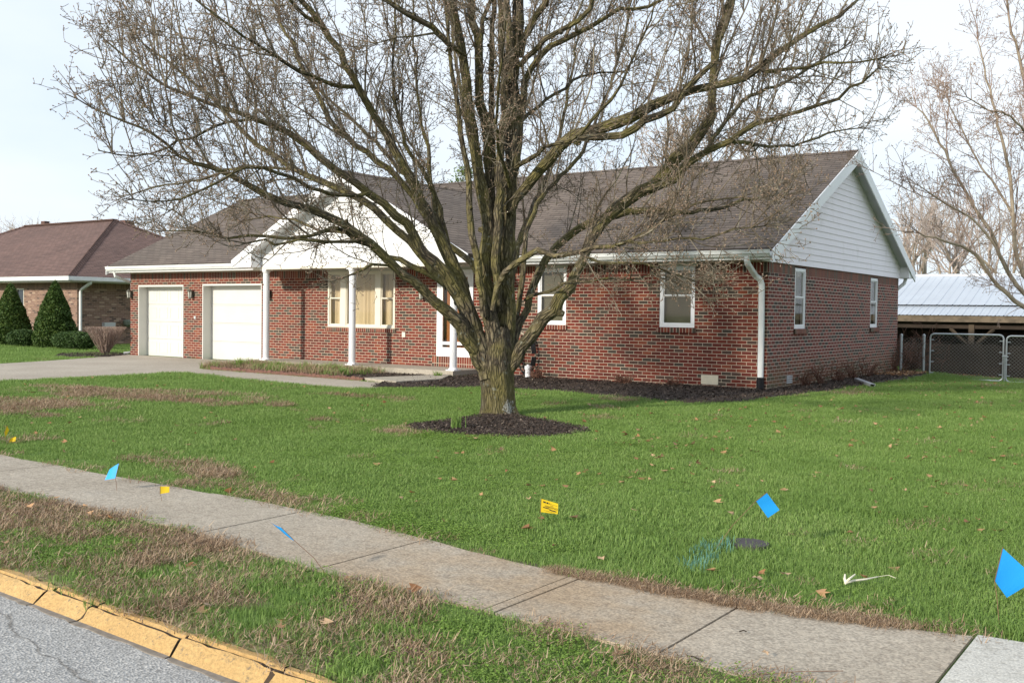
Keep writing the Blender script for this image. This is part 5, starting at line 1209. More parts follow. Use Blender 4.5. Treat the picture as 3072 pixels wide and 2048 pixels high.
cr_ = WT_.obj('crown', M_TWIG, pear); WB.obj('buds', M_BUD, cr_)

# right-hand tree, its trunk just outside the frame
rt2 = np.random.default_rng(5); D2 = 18.5
base2 = at(3230, 1010, D2); base2[2] = -0.05
rtree = empty('bare_tree', tuple(base2), 'bare tree with pale branches and reddish buds reaching in from the right edge', 'tree')
W1, W2, W3 = Wood(), Wood(), Wood()
def limb2(pts, D=D2):
    P = [at(x, y, D+d) for x, y, h, d in pts]; rr = [h*0.72*(D+d)/FPX for x, y, h, d in pts]; return smooth_poly(P, rr, 0.16, 0.012, rt2)
P = np.array([base2, base2+[0.0, 0, 0.5], at(3190, 960, D2)]); W1.add(*smooth_poly(P, [0.19, 0.15, 0.12], 0.15), 14)
for pts, spr, sid in [([(3195,965,14,0),(3130,945,11,0),(3072,920,10,0),(3025,880,9,0),(2992,855,8.5,0),(2960,810,7,-.1),(2931,765,7,-.2),(2861,728,5,-.4),(2760,703,3,-.6)], 1.5, 4),
                 ([(3150,950,12,.1),(3090,905,10,.1),(3055,860,9.5,.1),(3025,820,9,.1),(3000,760,8.5,.1),(2972,693,8,.1),(2930,635,7,.1),(2911,600,6.5,.1),(2871,532,6,.1),(2821,432,5,.1),(2790,371,4,.1),(2750,321,2.5,.1)], 3, 5),
                 ([(3180,950,14,.2),(3110,870,11,.2),(3062,803,9.5,.3),(3045,720,8.5,.3),(3042,653,8,.3),(3034,560,7.5,.3),(3020,480,7,.3),(3002,402,6,.3),(2975,300,5,.4),(2948,180,3.5,.5),(2935,120,2,.5)], 3, 5),
                 ([(3200,900,14,.1),(3160,760,12,.1),(3120,600,10,.1),(3100,430,9,.1),(3085,300,8,.1),(3060,190,6,.1),(3035,100,5,.1),(3022,20,4,.1),(3010,-80,3,.1)], 3, 5),
                 ([(3205,900,14,0),(3230,700,13,0),(3240,450,11,0),(3220,200,9,0),(3230,-50,6,0),(3240,-250,3,0)], 2, 3),
                 ([(3215,880,11,-.2),(3300,760,10,-.2),(3400,600,8,-.2),(3480,400,6,-.2),(3540,200,3,-.2)], 3, 4),
                 ([(3042,653,6,.3),(2990,560,5,.6),(2930,480,4,.9),(2880,380,3,1.1),(2840,300,2,1.2)], 3, 5),
                 ([(3025,820,6,0),(2960,700,5,-.3),(2890,640,4,-.5),(2820,600,3,-.7),(2760,560,2,-.9)], 2.5, 5),
                 ([(3100,430,5,0),(3060,380,4.5,-.4),(3020,340,4,-.7),(2960,330,3,-1.0),(2900,290,2,-1.2)], 3, 5)]:
    P, rr = limb2(pts); W1.add(P, rr, 8); dress(W2, W3, P, rr, rt2, spr*0.7, sid*1.1, (0.4, 1.2), (0.4, 1.1), 0.9, 0.9, 0.1, None, 0.3)
W1.obj('trunk', M_FARBARK, rtree); c_ = W2.obj('crown', M_TWIG2, rtree); W3.obj('buds', M_BUD, c_)

# far bare trees: generic recursive prototypes
def bare_proto(name, seed, H, spread, ntw):
    r = np.random.default_rng(seed); root = empty(name, (0, 0, 0)); A, B = Wood(), Wood()
    def grow(p, d, L, rad, lev):
        P = wander(p, d, L, L/5, 0.13+0.05*lev, 0.04, r); rr = np.linspace(rad, rad*0.55, len(P))
        (A if lev < 2 else B).add(P, rr, 8 if lev == 0 else 5 if lev < 3 else 3)
        if lev >= 5: return
        nch = [5, 4, 4, 3, 3][lev]
        for k in range(nch):
            f = 0.45+0.55*(k+1)/nch if lev == 0 else 0.2+0.8*(k+1)/nch
            i = min(len(P)-1, int(f*(len(P)-1)+0.5)); t = nrmz(P[i]-P[i-1]); s = nrmz(np.cross(t, rand_dir(r)))
            grow(P[i], nrmz(t*(1.0-0.05*lev)+s*spread+np.array([0, 0, 0.12])), L*r.uniform(0.52, 0.78), max(0.0045, rad*r.uniform(0.45, 0.62)), lev+1)
    grow(np.array([0, 0, -0.2]), np.array([0.03, 0.02, 1.0]), H*0.30, H*0.014, 0)
    A.obj('trunk', M_FARBARK, root); B.obj('crown', M_FARTWIG, root)
    return root
protoA = bare_proto('bare_tree', 3, 9.0, 0.62, 5); protoB = bare_proto('bare_tree', 14, 9.0, 0.5, 5)
def place_tree(proto, loc, s, rz, label, first):
    if first: o = proto
    else:
        o = proto.copy(); COL.objects.link(o)
        for ch in proto.children: c = ch.copy(); COL.objects.link(c); c.parent = o
    o.location = loc; o.scale = (s, s, s); o.rotation_euler = (0, 0, rz); tag(o, label, 'tree', 'bare trees behind the houses'); return o
FT = [(protoA, 2885, 1080, 40, 1.2, 0.3, 'spreading bare tree rising behind the middle of the metal shed roof'),
      (protoB, 2755, 1060, 46, 1.3, 1.4, 'slim bare tree showing just right of the white gable end'),
      (protoB, 3020, 1060, 52, 1.3, 2.5, 'bare tree behind the right end of the metal shed roof'),
      (protoA, 2250, 980, 42, 1.75, 3.6, 'bare tree rising behind the right end of the brown roof ridge'),
      (protoB, 2040, 980, 46, 1.85, 5.0, 'bare tree behind the roof ridge between the pear limbs'),
      (protoA, 1150, 960, 60, 1.4, 1.1, 'distant bare tree behind the roof left of the pear trunk'),
      (protoB, 500, 940, 62, 1.3, 0.5, 'faint bare tree in the gap between the two houses'),
      (protoA, 40, 930, 75, 1.5, 2.2, 'faint bare tree behind the left end of the neighbour roof'),
      (protoB, 330, 930, 80, 1.2, 4.2, 'faint bare tree top just above the neighbour roof ridge'),
      (protoA, 1800, 980, 52, 1.8, 5.6, 'bare tree behind the roof seen through the pear crown')]
used = set()
for pr, px, py, d, s, rz, lab in FT:
    p = at(px, py, d); place_tree(pr, (p[0], p[1], -0.3), s, rz, lab, pr.name not in used); used.add(pr.name)

# foliage helper: many small faces in a volume
def leaf_cloud(C, size, r, flat=0.0):
    """C (n,3) centres -> quads"""
    n = len(C); a = r.normal(size=(n, 3)); a /= np.linalg.norm(a, axis=1)[:, None]; b = r.normal(size=(n, 3)); b -= a*(a*b).sum(1)[:, None]; b /= np.linalg.norm(b, axis=1)[:, None]
    s = size*r.uniform(0.6, 1.3, n)[:, None]
    V = np.stack([C-a*s-b*s*.45, C+a*s-b*s*.45, C+a*s+b*s*.45, C-a*s+b*s*.45], 1).reshape(-1, 3)
    F = np.arange(n*4).reshape(-1, 4); c = np.repeat(r.uniform(size=n), 4)[:, None].repeat(3, 1); return V, F, c
def bush(name, base, rx, ry, h, n, mat, label, cat, group, shape, seed, size=0.035):
    r = np.random.default_rng(seed); root = empty(name, base, label, cat, group)
    th = r.uniform(0, 6.283, n); 
    if shape == 'cone':
        t = 1-np.sqrt(r.uniform(0, 1, n)); t = np.clip(t, 0, 1); prof = (1-t)**0.8*0.97+0.03; prof = np.where(t < 0.12, prof*(0.82+1.5*t), prof); z = 0.05+t*(h-0.08)
        lump = 1+0.16*(fbm(th*1.6+10, z*3.2, seed, 3)-0.5)*2+0.06*(vnoise(th*5, z*9, seed)-.5)
        q = np.sqrt(r.uniform(0.55, 1.0, n)); x = rx*prof*lump*q*np.cos(th); y = ry*prof*lump*q*np.sin(th)
    else:
        cz = r.uniform(-0.75, 1, n); rr_ = np.sqrt(np.clip(1-np.sign(cz)*np.abs(cz)**2.6*np.sign(cz), 0, 1)); q = r.uniform(0.82, 1.0, n)
        lump = 1+0.10*(fbm(th*1.6+10, cz*3, seed, 3)-0.5)*2
        x = rx*rr_*lump*q*np.cos(th); y = ry*rr_*lump*q*np.sin(th); z = h*0.48+h*0.5*cz*q
    C = np.stack([x+base[0], y+base[1], z+base[2]], 1); V, F, c = leaf_cloud(C, size, r); np_mesh('foliage', V, F, mat, root, col=c)
    W = Wood(); W.add(np.array([[base[0], base[1], base[2]-.05], [base[0]+.01, base[1], base[2]+h*0.4], [base[0], base[1], base[2]+h*0.8]]), np.array([0.05, 0.04, 0.015]), 6); W.obj('stem', M_FARBARK, root)
    return root
bush('cone_evergreen', (-26.1, 1.35, 0), 0.88, 0.85, 2.35, 26000, M_EVERG, 'taller dwarf conical evergreen at the corner of the tan brick wall', 'evergreen shrub', 'conical evergreens by the neighbour wall', 'cone', 1, 0.034)
bush('cone_evergreen', (-29.45, 1.6, 0), 0.86, 0.85, 2.30, 24000, M_EVERG, 'conical evergreen cut off by the left edge of the photo', 'evergreen shrub', 'conical evergreens by the neighbour wall', 'cone', 2, 0.034)
bush('round_hedge', (-24.3, 0.95, 0), 0.98, 0.55, 0.62, 9000, M_HEDGE, 'wide clipped dark green hedge right of the taller cone', 'hedge', 'clipped hedges by the neighbour wall', 'oval', 3, 0.026)
bush('round_hedge', (-27.35, 0.9, 0), 0.62, 0.5, 0.62, 7000, M_HEDGE, 'small clipped hedge between the two conical evergreens', 'hedge', 'clipped hedges by the neighbour wall', 'oval', 4, 0.026)
bush('round_hedge', (-31.4, 1.0, 0), 0.9, 0.5, 0.6, 6000, M_HEDGE, 'clipped hedge at the far left before the tan brick wall', 'hedge', 'clipped hedges by the neighbour wall', 'oval', 5, 0.026)
# bare vase-shaped shrub
r_ = np.random.default_rng(9); sp = np.array([-20.35, -0.45, 0.0]); sroot = empty('bare_shrub', tuple(sp), 'leafless brown shrub sheared flat on top in a mulch patch by the driveway', 'shrub'); Wt = Wood()
for i in range(150):
    a = r_.uniform(0, 6.283); q = math.sqrt(r_.uniform())*0.62; tip = sp+np.array([q*math.cos(a)*1.05, q*math.sin(a), 0.80+r_.uniform(-.03, .03)])
    b = sp+np.array([math.cos(a), math.sin(a), 0])*0.05; mid = (b+tip)/2+np.array([math.cos(a), math.sin(a), 0])*(-0.02)+r_.normal(size=3)*0.02
    P, rr = smooth_poly([b, mid, tip], [0.010, 0.006, 0.003], 0.1, 0.01, r_); Wt.add(P, rr, 3)
    for _ in range(10):
        j = r_.integers(len(P)//2, len(P)); d = nrmz(rand_dir(r_)*0.6+np.array([0, 0, 1.0])); L = r_.uniform(0.08, 0.25); L = min(L, max(0.02, 0.84-P[j][2])/max(0.3, d[2])); Wt.add(wander(P[j], d, L, 0.06, 0.15, 0, r_), np.linspace(0.003, 0.002, max(2, int(L/0.06))+1), 3)
Wt.obj('stems', M_TWIG2, sroot)
# pine behind the roof
pp = at(1395, 960, 52); pine = empty('pine_tree', (pp[0], pp[1], -0.3), 'green pine tree showing above the roof left of the pear trunk', 'tree'); r_ = np.random.default_rng(12)
C = []
Wp = Wood(); Wp.add(np.array([[pp[0], pp[1], -0.4], [pp[0], pp[1], 4.5], [pp[0]+.1, pp[1], 8.6]]), np.array([0.18, 0.12, 0.03]), 8)
for i in range(70):
    z = r_.uniform(3.0, 8.6); L = (9.4-z)*0.34+0.25; a = r_.uniform(0, 6.283); d = np.array([math.cos(a), math.sin(a), 0.25]); P = wander(np.array([pp[0], pp[1], z]), d, L, 0.2, 0.12, 0.03, r_); Wp.add(P, np.linspace(0.03, 0.008, len(P)), 4)
    for q in P[1:]: C.append(q+r_.normal(size=(26, 3))*0.13)
Wp.obj('trunk', M_FARBARK, pine); V, F, c = leaf_cloud(np.vstack(C), 0.05, r_); np_mesh('foliage', V, F, M_PINE, pine, col=c)
# wooded hill far away
hx = np.linspace(-260, 420, 160); V = []; F = []
for i, x in enumerate(hx):
    h = 7.5+9*float(fbm(x*0.012+3, 0, 2, 3))+1.0*float(vnoise(x*0.4, 1, 6)); h *= float(sstep(-40, 60, x))*0.8+0.12
    for j, (dy, f) in enumerate(((0, 0), (8, .75), (18, 1.0), (60, 1.05))): V.append((x, 210+dy, -1+f*h*(1+0.06*(float(vnoise(x*.9, dy, 4))-.5))))
for i in range(len(hx)-1):
    for j in range(3): a = i*4+j; F.append((a, a+4, a+5, a+1))
t = NT('wooded_hill'); t.base(t.ramp(t.noise(t.world((1, 1, 1.6)), 0.5, 7, 0.75), [(0.3, (0.22, 0.18, 0.17)), (0.7, (0.36, 0.32, 0.31))])).rough(1.0)
tag(np_mesh('hills', V, F, t.m, smooth=True), kind='structure')

# ================================================================= MULCH
def mulch_bed(name, poly, zf, nchip, seed, label, step=0.07, cs=(0.02, 0.075), tone=0.0):
    P = np.array(poly); x0, y0 = P.min(0)-.1; x1, y1 = P.max(0)+.1
    gx = np.arange(x0, x1, step); gy = np.arange(y0, y1, step); GX_, GY_ = np.meshgrid(gx, gy)
    wob = 0.06*(fbm(GX_*3, GY_*3, seed, 3)-0.5)*2
    ins = inpoly(GX_+wob, GY_+wob*0.7, poly)
    Z_ = zf(GX_, GY_)+0.022*(fbm(GX_*7, GY_*7, seed, 3)-0.5)
    nx = len(gx); V = np.stack([GX_.ravel(), GY_.ravel(), np.where(ins, Z_, -0.02).ravel()], 1)
    ii = (np.arange(len(gy)-1)[:, None]*nx+np.arange(nx-1)[None]).ravel(); F = np.stack([ii, ii+1, ii+1+nx, ii+nx], 1)
    keep = ins.ravel()[F].any(1); F = F[keep]; use = np.unique(F); mp_ = -np.ones(len(V), int); mp_[use] = np.arange(len(use)); V = V[use]; F = mp_[F]
    c = np.full(len(V), 0.25+tone)
    r = np.random.default_rng(seed); cx = r.uniform(x0, x1, nchip*3); cyy = r.uniform(y0, y1, nchip*3); ok = inpoly(cx, cyy, poly); cx = cx[ok][:nchip]; cyy = cyy[ok][:nchip]
    n = len(cx); cz = zf(cx, cyy)+0.010; L = r.uniform(cs[0], cs[1], n)/2; w_ = L*r.uniform(0.12, 0.4, n); a = r.uniform(0, 6.283, n); tz = r.normal(0, 0.35, n); tw = r.normal(0, 0.3, n)
    ux = np.stack([np.cos(a), np.sin(a), tz], 1)*L[:, None]; vx = np.stack([-np.sin(a), np.cos(a), tw], 1)*w_[:, None]; Cc = np.stack([cx, cyy, cz+0.008*r.uniform(size=n)], 1)
    V2 = np.stack([Cc-ux-vx, Cc+ux-vx*.6, Cc+ux*.9+vx, Cc-ux*.8+vx*.8], 1).reshape(-1, 3); F2 = np.arange(n*4).reshape(-1, 4)+len(V)
    cc = np.repeat(np.clip(r.beta(1.6, 2.6, n)+tone*0.5, 0, 1), 4)
    o = np_mesh(name, np.vstack([V, V2]), np.vstack([F, F2]), M_MULCH, col=np.concatenate([c, cc])[:, None].repeat(3, 1)); tag(o, label, kind='stuff'); return o
def zf1(x, y): return 0.035+0.02*fbm(x*0.8, y*0.8, 5, 2)
mulch_bed('mulch_bed', MULCH1, zf1, 26000, 31, 'dark mulch bed running along the brick wall and round the corner')
def zf2(x, y):
    q = np.hypot(x-(TX+0.25), (y-(TY-0.35))*0.9); return 0.012+0.035*np.clip(1-q/1.6, 0, 1)**1.2
mulch_bed('mulch_mound', MULCH2, zf2, 9000, 32, 'dark mulch mound round the foot of the pear tree', cs=(0.015, 0.055), tone=0.12)
MP3 = [(-7.0, -3.25), (-8.5, -3.2), (-8.9, -2.4), (-8.0, -1.4), (-6.8, -1.3), (-6.8, -2.4)]
def zfb(x, y): return 0.045+0*x
mulch_bed('mulch_patch', MP3, zfb, 2200, 33, 'dark mulch in the end of the porch bed beside the step')
mulch_bed('planting_soil', BED, lambda x, y: 0.022+0*x, 5000, 34, 'soil and dead stalks in the long bed before the porch', tone=0.35)
mulch_bed('shrub_mulch', [(-19.3, -1.9), (-19.0, -1.2), (-19.9, 0.0), (-20.8, 0.3), (-21.5, -0.3), (-21.3, -1.3), (-20.2, -2.1)], lambda x, y: 0.03+0*x, 2500, 35, 'small mulch patch under the bare shrub beside the driveway')

# scalloped edging along the porch bed
ed = MB(); pts_e = [(-12.15, -2.75), (-12.1, -3.08), (-11.0, -3.14), (-9.5, -3.22), (-8.2, -3.30), (-7.05, -3.36)]
E_, _ = smooth_poly([(x, y, 0) for x, y in pts_e], [0]*len(pts_e), 0.13)
for i, p in enumerate(E_[:-1]):
    q = E_[i+1]; t = nrmz(q-p); c = (p+q)/2; s = np.linalg.norm(q-p)*0.52; n3 = np.array([-t[1], t[0], 0])*0.028; hh_ = 0.075+0.012*math.sin(i*2.3)
    prev = None
    for k in range(9):
        a = math.pi*k/8; u = -math.cos(a)*s; z = 0.018+hh_*0.55+hh_*0.45*math.sin(a); A_ = c+t*u-n3; B_ = c+t*u+n3
        cur = [(A_[0], A_[1], z), (B_[0], B_[1], z), (A_[0], A_[1], -0.02), (B_[0], B_[1], -0.02)]
        if prev: ed.quad([prev[0], cur[0], cur[1], prev[1]]); ed.quad([prev[2], cur[2], cur[0], prev[0]]); ed.quad([prev[3], prev[1], cur[1], cur[3]])
        prev = cur
o = ed.build('garden_edging', M_EDGE); recenter(o, (-9.6, -3.2, 0)); tag(o, 'scalloped reddish brown edging along the porch bed', 'edging')

# ================================================================= GRASS, STRAW, CLOVER, LEAVES
gp = [clump('grass_clump', 64, 0.11, 0.010, 0.034, 0.0034, M_BLADE, 100+i, 0.9) for i in range(4)]
gt_l = [clump('tall_grass_clump', 66, 0.10, 0.016, 0.058, 0.0032, M_BLADE, 120+i, 1.0) for i in range(3)]
gs_ = [clump('straw_clump', 110, 0.12, 0.008, 0.036, 0.0036, M_STRAW, 140+i, kind='straw') for i in range(3)]
gc = [clump('clover_clump', 130, 0.12, 0.006, 0.028, 0.0046, M_CLOVER, 160+i, kind='leaf') for i in range(3)]
def cull(x, y, r, fall=9.0, base=1.0, pad=0.02):
    P = np.stack([x, y, np.zeros_like(x)], 1); _, _, z = proj(P); ok = in_view(P) & lawn_ok(x, y, pad)
    p = np.clip(fall/np.maximum(z, 1), 0, 1)**1.25; ok &= r.uniform(size=len(x)) < p*base; return ok, z
x, y, r = scatter(330, -12, 10, -15.4, 4, 41); ok, z = cull(x, y, r, 8.5); x, y, z = x[ok], y[ok], z[ok]
x2, y2, r2 = scatter(70, -33, 12, -13, 14, 42); ok, z2 = cull(x2, y2, r2, 14.0); far = ok & ~((x2 > -12) & (x2 < 10) & (y2 < 4)); x = np.concatenate([x, x2[far]]); y = np.concatenate([y, y2[far]]); z = np.concatenate([z, z2[far]])
dd_ = dead(x, y); rr = np.random.default_rng(43); u = rr.uniform(size=len(x))
kb_ = yl(KERB_L, x); wn_ = yl(WALK_NEAR, x); wf_ = yl(WALK_FAR, x); verge = (y < wn_); e = y-wf_
clov = fbm(x*0.9+3, y*0.9, 61, 3)
pc = np.where(verge, 0.35*sstep(0.5, 0.6, clov), 0.0); pc = np.maximum(pc, 0.85*sstep(0.75, 0.1, e+0.5*(clov-.5))*(e > 0)*(x < 4.6)*sstep(0.42, 0.5, clov)); pc = np.maximum(pc, 0.12*(e > 0)*(clov > 0.6))
pc = np.maximum(pc, 0.7*(np.hypot(x+0.2, (y+9.2)*1.6) < 0.6))
is_clov = (u < pc) & (dd_ < 0.6); is_green = ~is_clov & (rr.uniform(size=len(x)) > dd_*0.97)
far_s = np.clip((z/8.0)**0.45, 1, 1.9)
hvar = 0.7+0.75*fbm(x*1.1, y*1.1, 71, 3)
near_walk = sstep(0.1, 0.9, np.where(e > 0, e, wn_-y))
tall = (~verge & (x > 3.6) & (fbm(x*0.8, y*0.8, 81, 2) > 0.42)) | (verge & (fbm(x*1.4, y*1.4, 82, 2) > 0.56))
gz = ground_z(x, y)
P3 = np.stack([x, y, gz], 1)
a = is_green & ~tall; instancer('grass', P3[a], gp, 0.8, 1.25, 1, 'short green lawn grass', (far_s*hvar*(0.75+0.25*near_walk))[a])
a = is_green & tall; instancer('long_grass', P3[a], gt_l, 0.6, 1.05, 2, 'longer green grass tufts', (far_s**0.5*hvar)[a])
a = is_clov; instancer('clover', P3[a], gc, 0.8, 1.3, 3, 'light green clover and weeds along the pavement', far_s[a])
sprob = np.clip(dd_*1.1+0.003+0.03*verge, 0, 1); a = rr.uniform(size=len(x)) < sprob*0.6; instancer('dead_grass', P3[a]+[0, 0, 0.004], gs_, 0.8, 1.4, 4, 'dead tan thatch and straw in bare patches', far_s[a])
# matted thatch spilling onto the walk edge at the right
r_ = np.random.default_rng(44); n = 900; tx = r_.uniform(4.0, 9.0, n); tx = tx[vnoise(tx*3, tx*0, 7) > 0.33]; n = len(tx); ty = yl(WALK_FAR, tx)+r_.normal(0.015, 0.03, n); P4 = np.stack([tx, ty, np.full(n, 0.012)], 1)
instancer('thatch', P4, gs_, 0.35, 0.6, 5, 'brown matted thatch along the lawn edge of the sidewalk')
# weeds in the porch bed
r_ = np.random.default_rng(45); n = 700; wx = r_.uniform(-12.7, -8.2, n); wy = r_.uniform(-3.0, -1.35, n); wz = np.full(n, 0.02)
weed = [clump('weed_clump', 30, 0.09, 0.06, 0.16, 0.006, M_BLADE, 180, 0.8), clump('weed_clump_b', 34, 0.10, 0.05, 0.14, 0.006, M_STRAW, 181, 0.9), clump('weed_clump_c', 34, 0.10, 0.05, 0.17, 0.006, M_STRAW, 182, 0.9)]
instancer('weeds', np.stack([wx, wy, wz], 1), weed, 0.7, 1.65, 6, 'green and dry weeds filling the bed before the porch')
# leafy plants: tufts
def tuft(name, loc, n, h, w_, spread, mat, label, seed, cat='plant'):
    r = np.random.default_rng(seed); V = []; F = []; C_ = []
    for i in range(n):
        a = r.uniform(0, 6.283); hh = h*r.uniform(0.6, 1.1); s = spread*r.uniform(0.2, 1); b = np.array(loc)+np.array([r.normal(0, .04), r.normal(0, .04), 0]); n0 = len(V); wv = np.array([-math.sin(a), math.cos(a), 0])*w_/2
        prev = None
        for k in range(5):
            t = k/4; c = b+np.array([math.cos(a)*s*t*t, math.sin(a)*s*t*t, hh*(t-0.18*t*t)]); ww = wv*(1-t**2.2*0.95); V += [c-ww, c+ww]
            if k: F.append((n0+2*k-2, n0+2*k-1, n0+2*k+1, n0+2*k))
        C_ += [r.uniform()]*10
    o = np_mesh(name, V, F, mat, col=np.array(C_)[:, None].repeat(3, 1)); recenter(o, loc); tag(o, label, cat); return o
p = gnd(1370, 1290, 0.0); tuft('daffodil_leaves', (p[0], p[1], 0.03), 60, 0.24, 0.010, 0.08, M_BLADE, 'tuft of upright green bulb leaves on the left of the mulch mound', 1)
tuft('leafy_plant', (-12.05, -2.3, 0.02), 34, 0.30, 0.028, 0.22, M_CLOVER, 'broad leaved green plant at the left end of the porch bed', 2)
tuft('leafy_plant', (-10.9, -2.1, 0.02), 34, 0.28, 0.03, 0.22, M_CLOVER, 'broad leaved pale green plant in the middle of the porch bed', 3)
tuft('leafy_plant', (-8.35, -2.65, 0.04), 60, 0.20, 0.016, 0.2, M_BLADE, 'fine leaved green clump at the right end of the porch bed', 4)
tuft('leafy_plant', (-6.55, -1.65, 0.04), 60, 0.16, 0.014, 0.16, M_CLOVER, 'yellow green clump in front of the porch corner', 5)
# fallen leaves
r_ = np.random.default_rng(46); n = 9000; lx = r_.uniform(-12, 9, n); ly = r_.uniform(-15.3, 8, n)
dens = 0.20+0.9*sstep(-1, 2.5, lx)*sstep(-12.8, -10, ly)*0.55+0.9*(ly < yl(WALK_NEAR, lx))*(1-0.5*sstep(2, 5, lx)); dens *= (0.4+1.2*(fbm(lx*1.2, ly*1.2, 91, 2) > 0.5)); ok = (r_.uniform(size=n) < dens*0.5) & lawn_ok(lx, ly)
ex = r_.uniform(0.03, 0.9, 500); ey = r_.uniform(6.5, 8.8, 500); lx = np.concatenate([lx[ok], ex, r_.uniform(0.3, 5, 500)]); ly = np.concatenate([ly[ok], ey, r_.uniform(13.2, 14.5, 500)]); n = len(lx)
V = []; F = []; C_ = []
for i in range(n):
    s = r_.uniform(0.018, 0.046); a = r_.uniform(0, 6.283); z0 = float(ground_z(lx[i], ly[i]))+r_.uniform(0.02, 0.045)+(0.03 if ly[i] > 6 and lx[i] < 1 else 0)
    T = Matrix.Rotation(a, 3, 'Z') @ Matrix.Rotation(r_.normal(0, .5), 3, 'X'); n0 = len(V); cu = r_.uniform(-.5, .9)
    for (u_, v_) in ((-1, 0), (-.2, -.55), (.5, -.7), (.3, -.15), (1.2, 0), (.3, .15), (.5, .7), (-.2, .55)):
        q = T @ Vector((u_*s, v_*s, cu*s*abs(v_)+0.2*s*u_*u_)); V.append((lx[i]+q.x, ly[i]+q.y, z0+q.z))
    F += [(n0, n0+1, n0+3, n0+5), (n0+1, n0+2, n0+3, n0+3), (n0, n0+5, n0+7, n0+7), (n0+3, n0+4, n0+5, n0+5), (n0+5, n0+6, n0+7, n0+7)]; C_ += [r_.uniform()]*8
F = [f for f in F]
me = bpy.data.meshes.new('leaf_litter'); me.from_pydata(V, [], [tuple(dict.fromkeys(f)) for f in F]); at_ = me.color_attributes.new('Col', 'FLOAT_COLOR', 'POINT'); cc = np.ones((len(V), 4), np.float32); cc[:, :3] = np.array(C_)[:, None]; at_.data.foreach_set('color', cc.ravel()); me.materials.append(M_LEAF)
o = bpy.data.objects.new('leaf_litter', me); COL.objects.link(o); tag(o, 'scattered dry brown leaves on the lawn and verge', kind='stuff')

# ================================================================= SMALL THINGS
def dead_perennial(name, loc, n, h, sp_, label, seed, group=None, mat=None):
    mat = mat or M_WITHER; r = np.random.default_rng(seed); W = Wood(); loc = np.array(loc, float)
    for i in range(n):
        a = r.uniform(0, 6.283); d = np.array([math.cos(a)*sp_, math.sin(a)*sp_, r.uniform(0.5, 1.2)]); L = h*r.uniform(0.4, 1.1)
        P = wander(loc+np.array([r.normal(0, .06), r.normal(0, .04), -.01]), d, L, 0.05, 0.25, -0.02, r); W.add(P, np.linspace(0.008, 0.004, len(P)), 3)
        for _ in range(7):
            j = r.integers(1, len(P)); W.add(wander(P[j], rand_dir(r)+np.array([0, 0, .4]), L*0.25, 0.04, 0.3, 0, r), np.linspace(0.006, 0.004, max(2, int(L*.25/.04))+1), 4)
    C = loc+r.normal(size=(n*5, 3))*np.array([0.14*sp_+.05, 0.09*sp_+.04, 0.04])+np.array([0, 0, 0.06]); 
    o = W.obj(name, mat, None, False); recenter(o, tuple(loc)); tag(o, label, 'dead plant', group); return o
G_ = 'withered plants along the brick walls'; M_WITHER = twig_mat('withered_stalks', (0.07, 0.030, 0.020), (0.14, 0.065, 0.042), (0.22, 0.12, 0.08))
dead_perennial('withered_plant', (-4.85, -0.45, .05), 26, 0.30, 0.7, 'reddish withered plant beside the white pipe by the front wall', 1, G_)
dead_perennial('withered_plant', (-2.75, -0.5, .05), 60, 0.22, 1.0, 'low brown withered clump below the right front window', 2, G_)
dead_perennial('withered_plant', (-1.75, -0.35, .05), 26, 0.24, 0.9, 'thin withered stalks left of the cream foundation vent', 3, G_)
for k, (yy, hh, lab) in enumerate([(1.55, 0.5, 'withered stalks beside the grey side vent'), (2.4, 0.75, 'tall withered stalks below the nearer side window'), (3.5, 0.6, 'withered stalks right of the nearer side window'), (4.6, 0.7, 'withered stalks in the middle of the side wall'), (5.7, 0.6, 'withered stalks left of the farther side window'), (8.2, 0.7, 'withered stalks at the rear corner of the side wall')]):
    dead_perennial('withered_plant', (0.22, yy, .04), 15, hh*0.75, 0.4, lab, 10+k, G_, M_WITHER)
dead_perennial('climbing_shrub', (0.25, 9.3, 0), 60, 1.5, 0.25, 'leafless shrub growing up at the rear corner by the fence panel', 40, None)
# white cleanout pipe, hose
p = ray(1584, 1112); p = CAM+p*((-0.32-CAM[1])/p[1]); p[2] = 0.04; m = MB(); m.lathe([(0.0, 0.25), (0.055, 0.25), (0.075, 0.24), (0.075, 0.17), (0.062, 0.165), (0.062, -0.05)], p, 16); m.box((p[0]-.02, p[1]-.02, p[2]+.25), (p[0]+.02, p[1]+.02, p[2]+.275))
o = m.build('cleanout_pipe', M_WHITE); recenter(o, p); tag(o, 'short white capped plastic pipe standing in the mulch', 'pipe')
m = MB(); hd = ray(1583, 1060); hd = CAM+hd*((-0.08-CAM[1])/hd[1]); hc = np.array([hd[0], -0.08, hd[2]]); ho = hc-np.array([-5.72, -0.08, 0.62])
for k in range(5):
    rr_ = 0.30-0.012*k; P = [(hc[0]+(rr_*0.75+.01*math.sin(k))*math.cos(a), hc[1]-0.02*k-0.02, hc[2]+rr_*1.35*math.sin(a)-0.06*(1 if math.sin(a) < 0 else 0)) for a in np.linspace(0, 2*math.pi, 30)]; m.tube(P, 0.013, 6, caps=False)
P = [(x_+ho[0], y_, z_) for x_, y_, z_ in [(-5.55, -.12, .3), (-5.6, -.25, .1), (-5.9, -.4, .05), (-6.1, -.5, .045)]]; m.tube(P, .013, 6)
hose = m.build('garden_hose', M_BLACK); recenter(hose, (hc[0], -.08, .1)); tag(hose, 'coiled black garden hose hanging on the brick wall behind the trunk', 'hose')
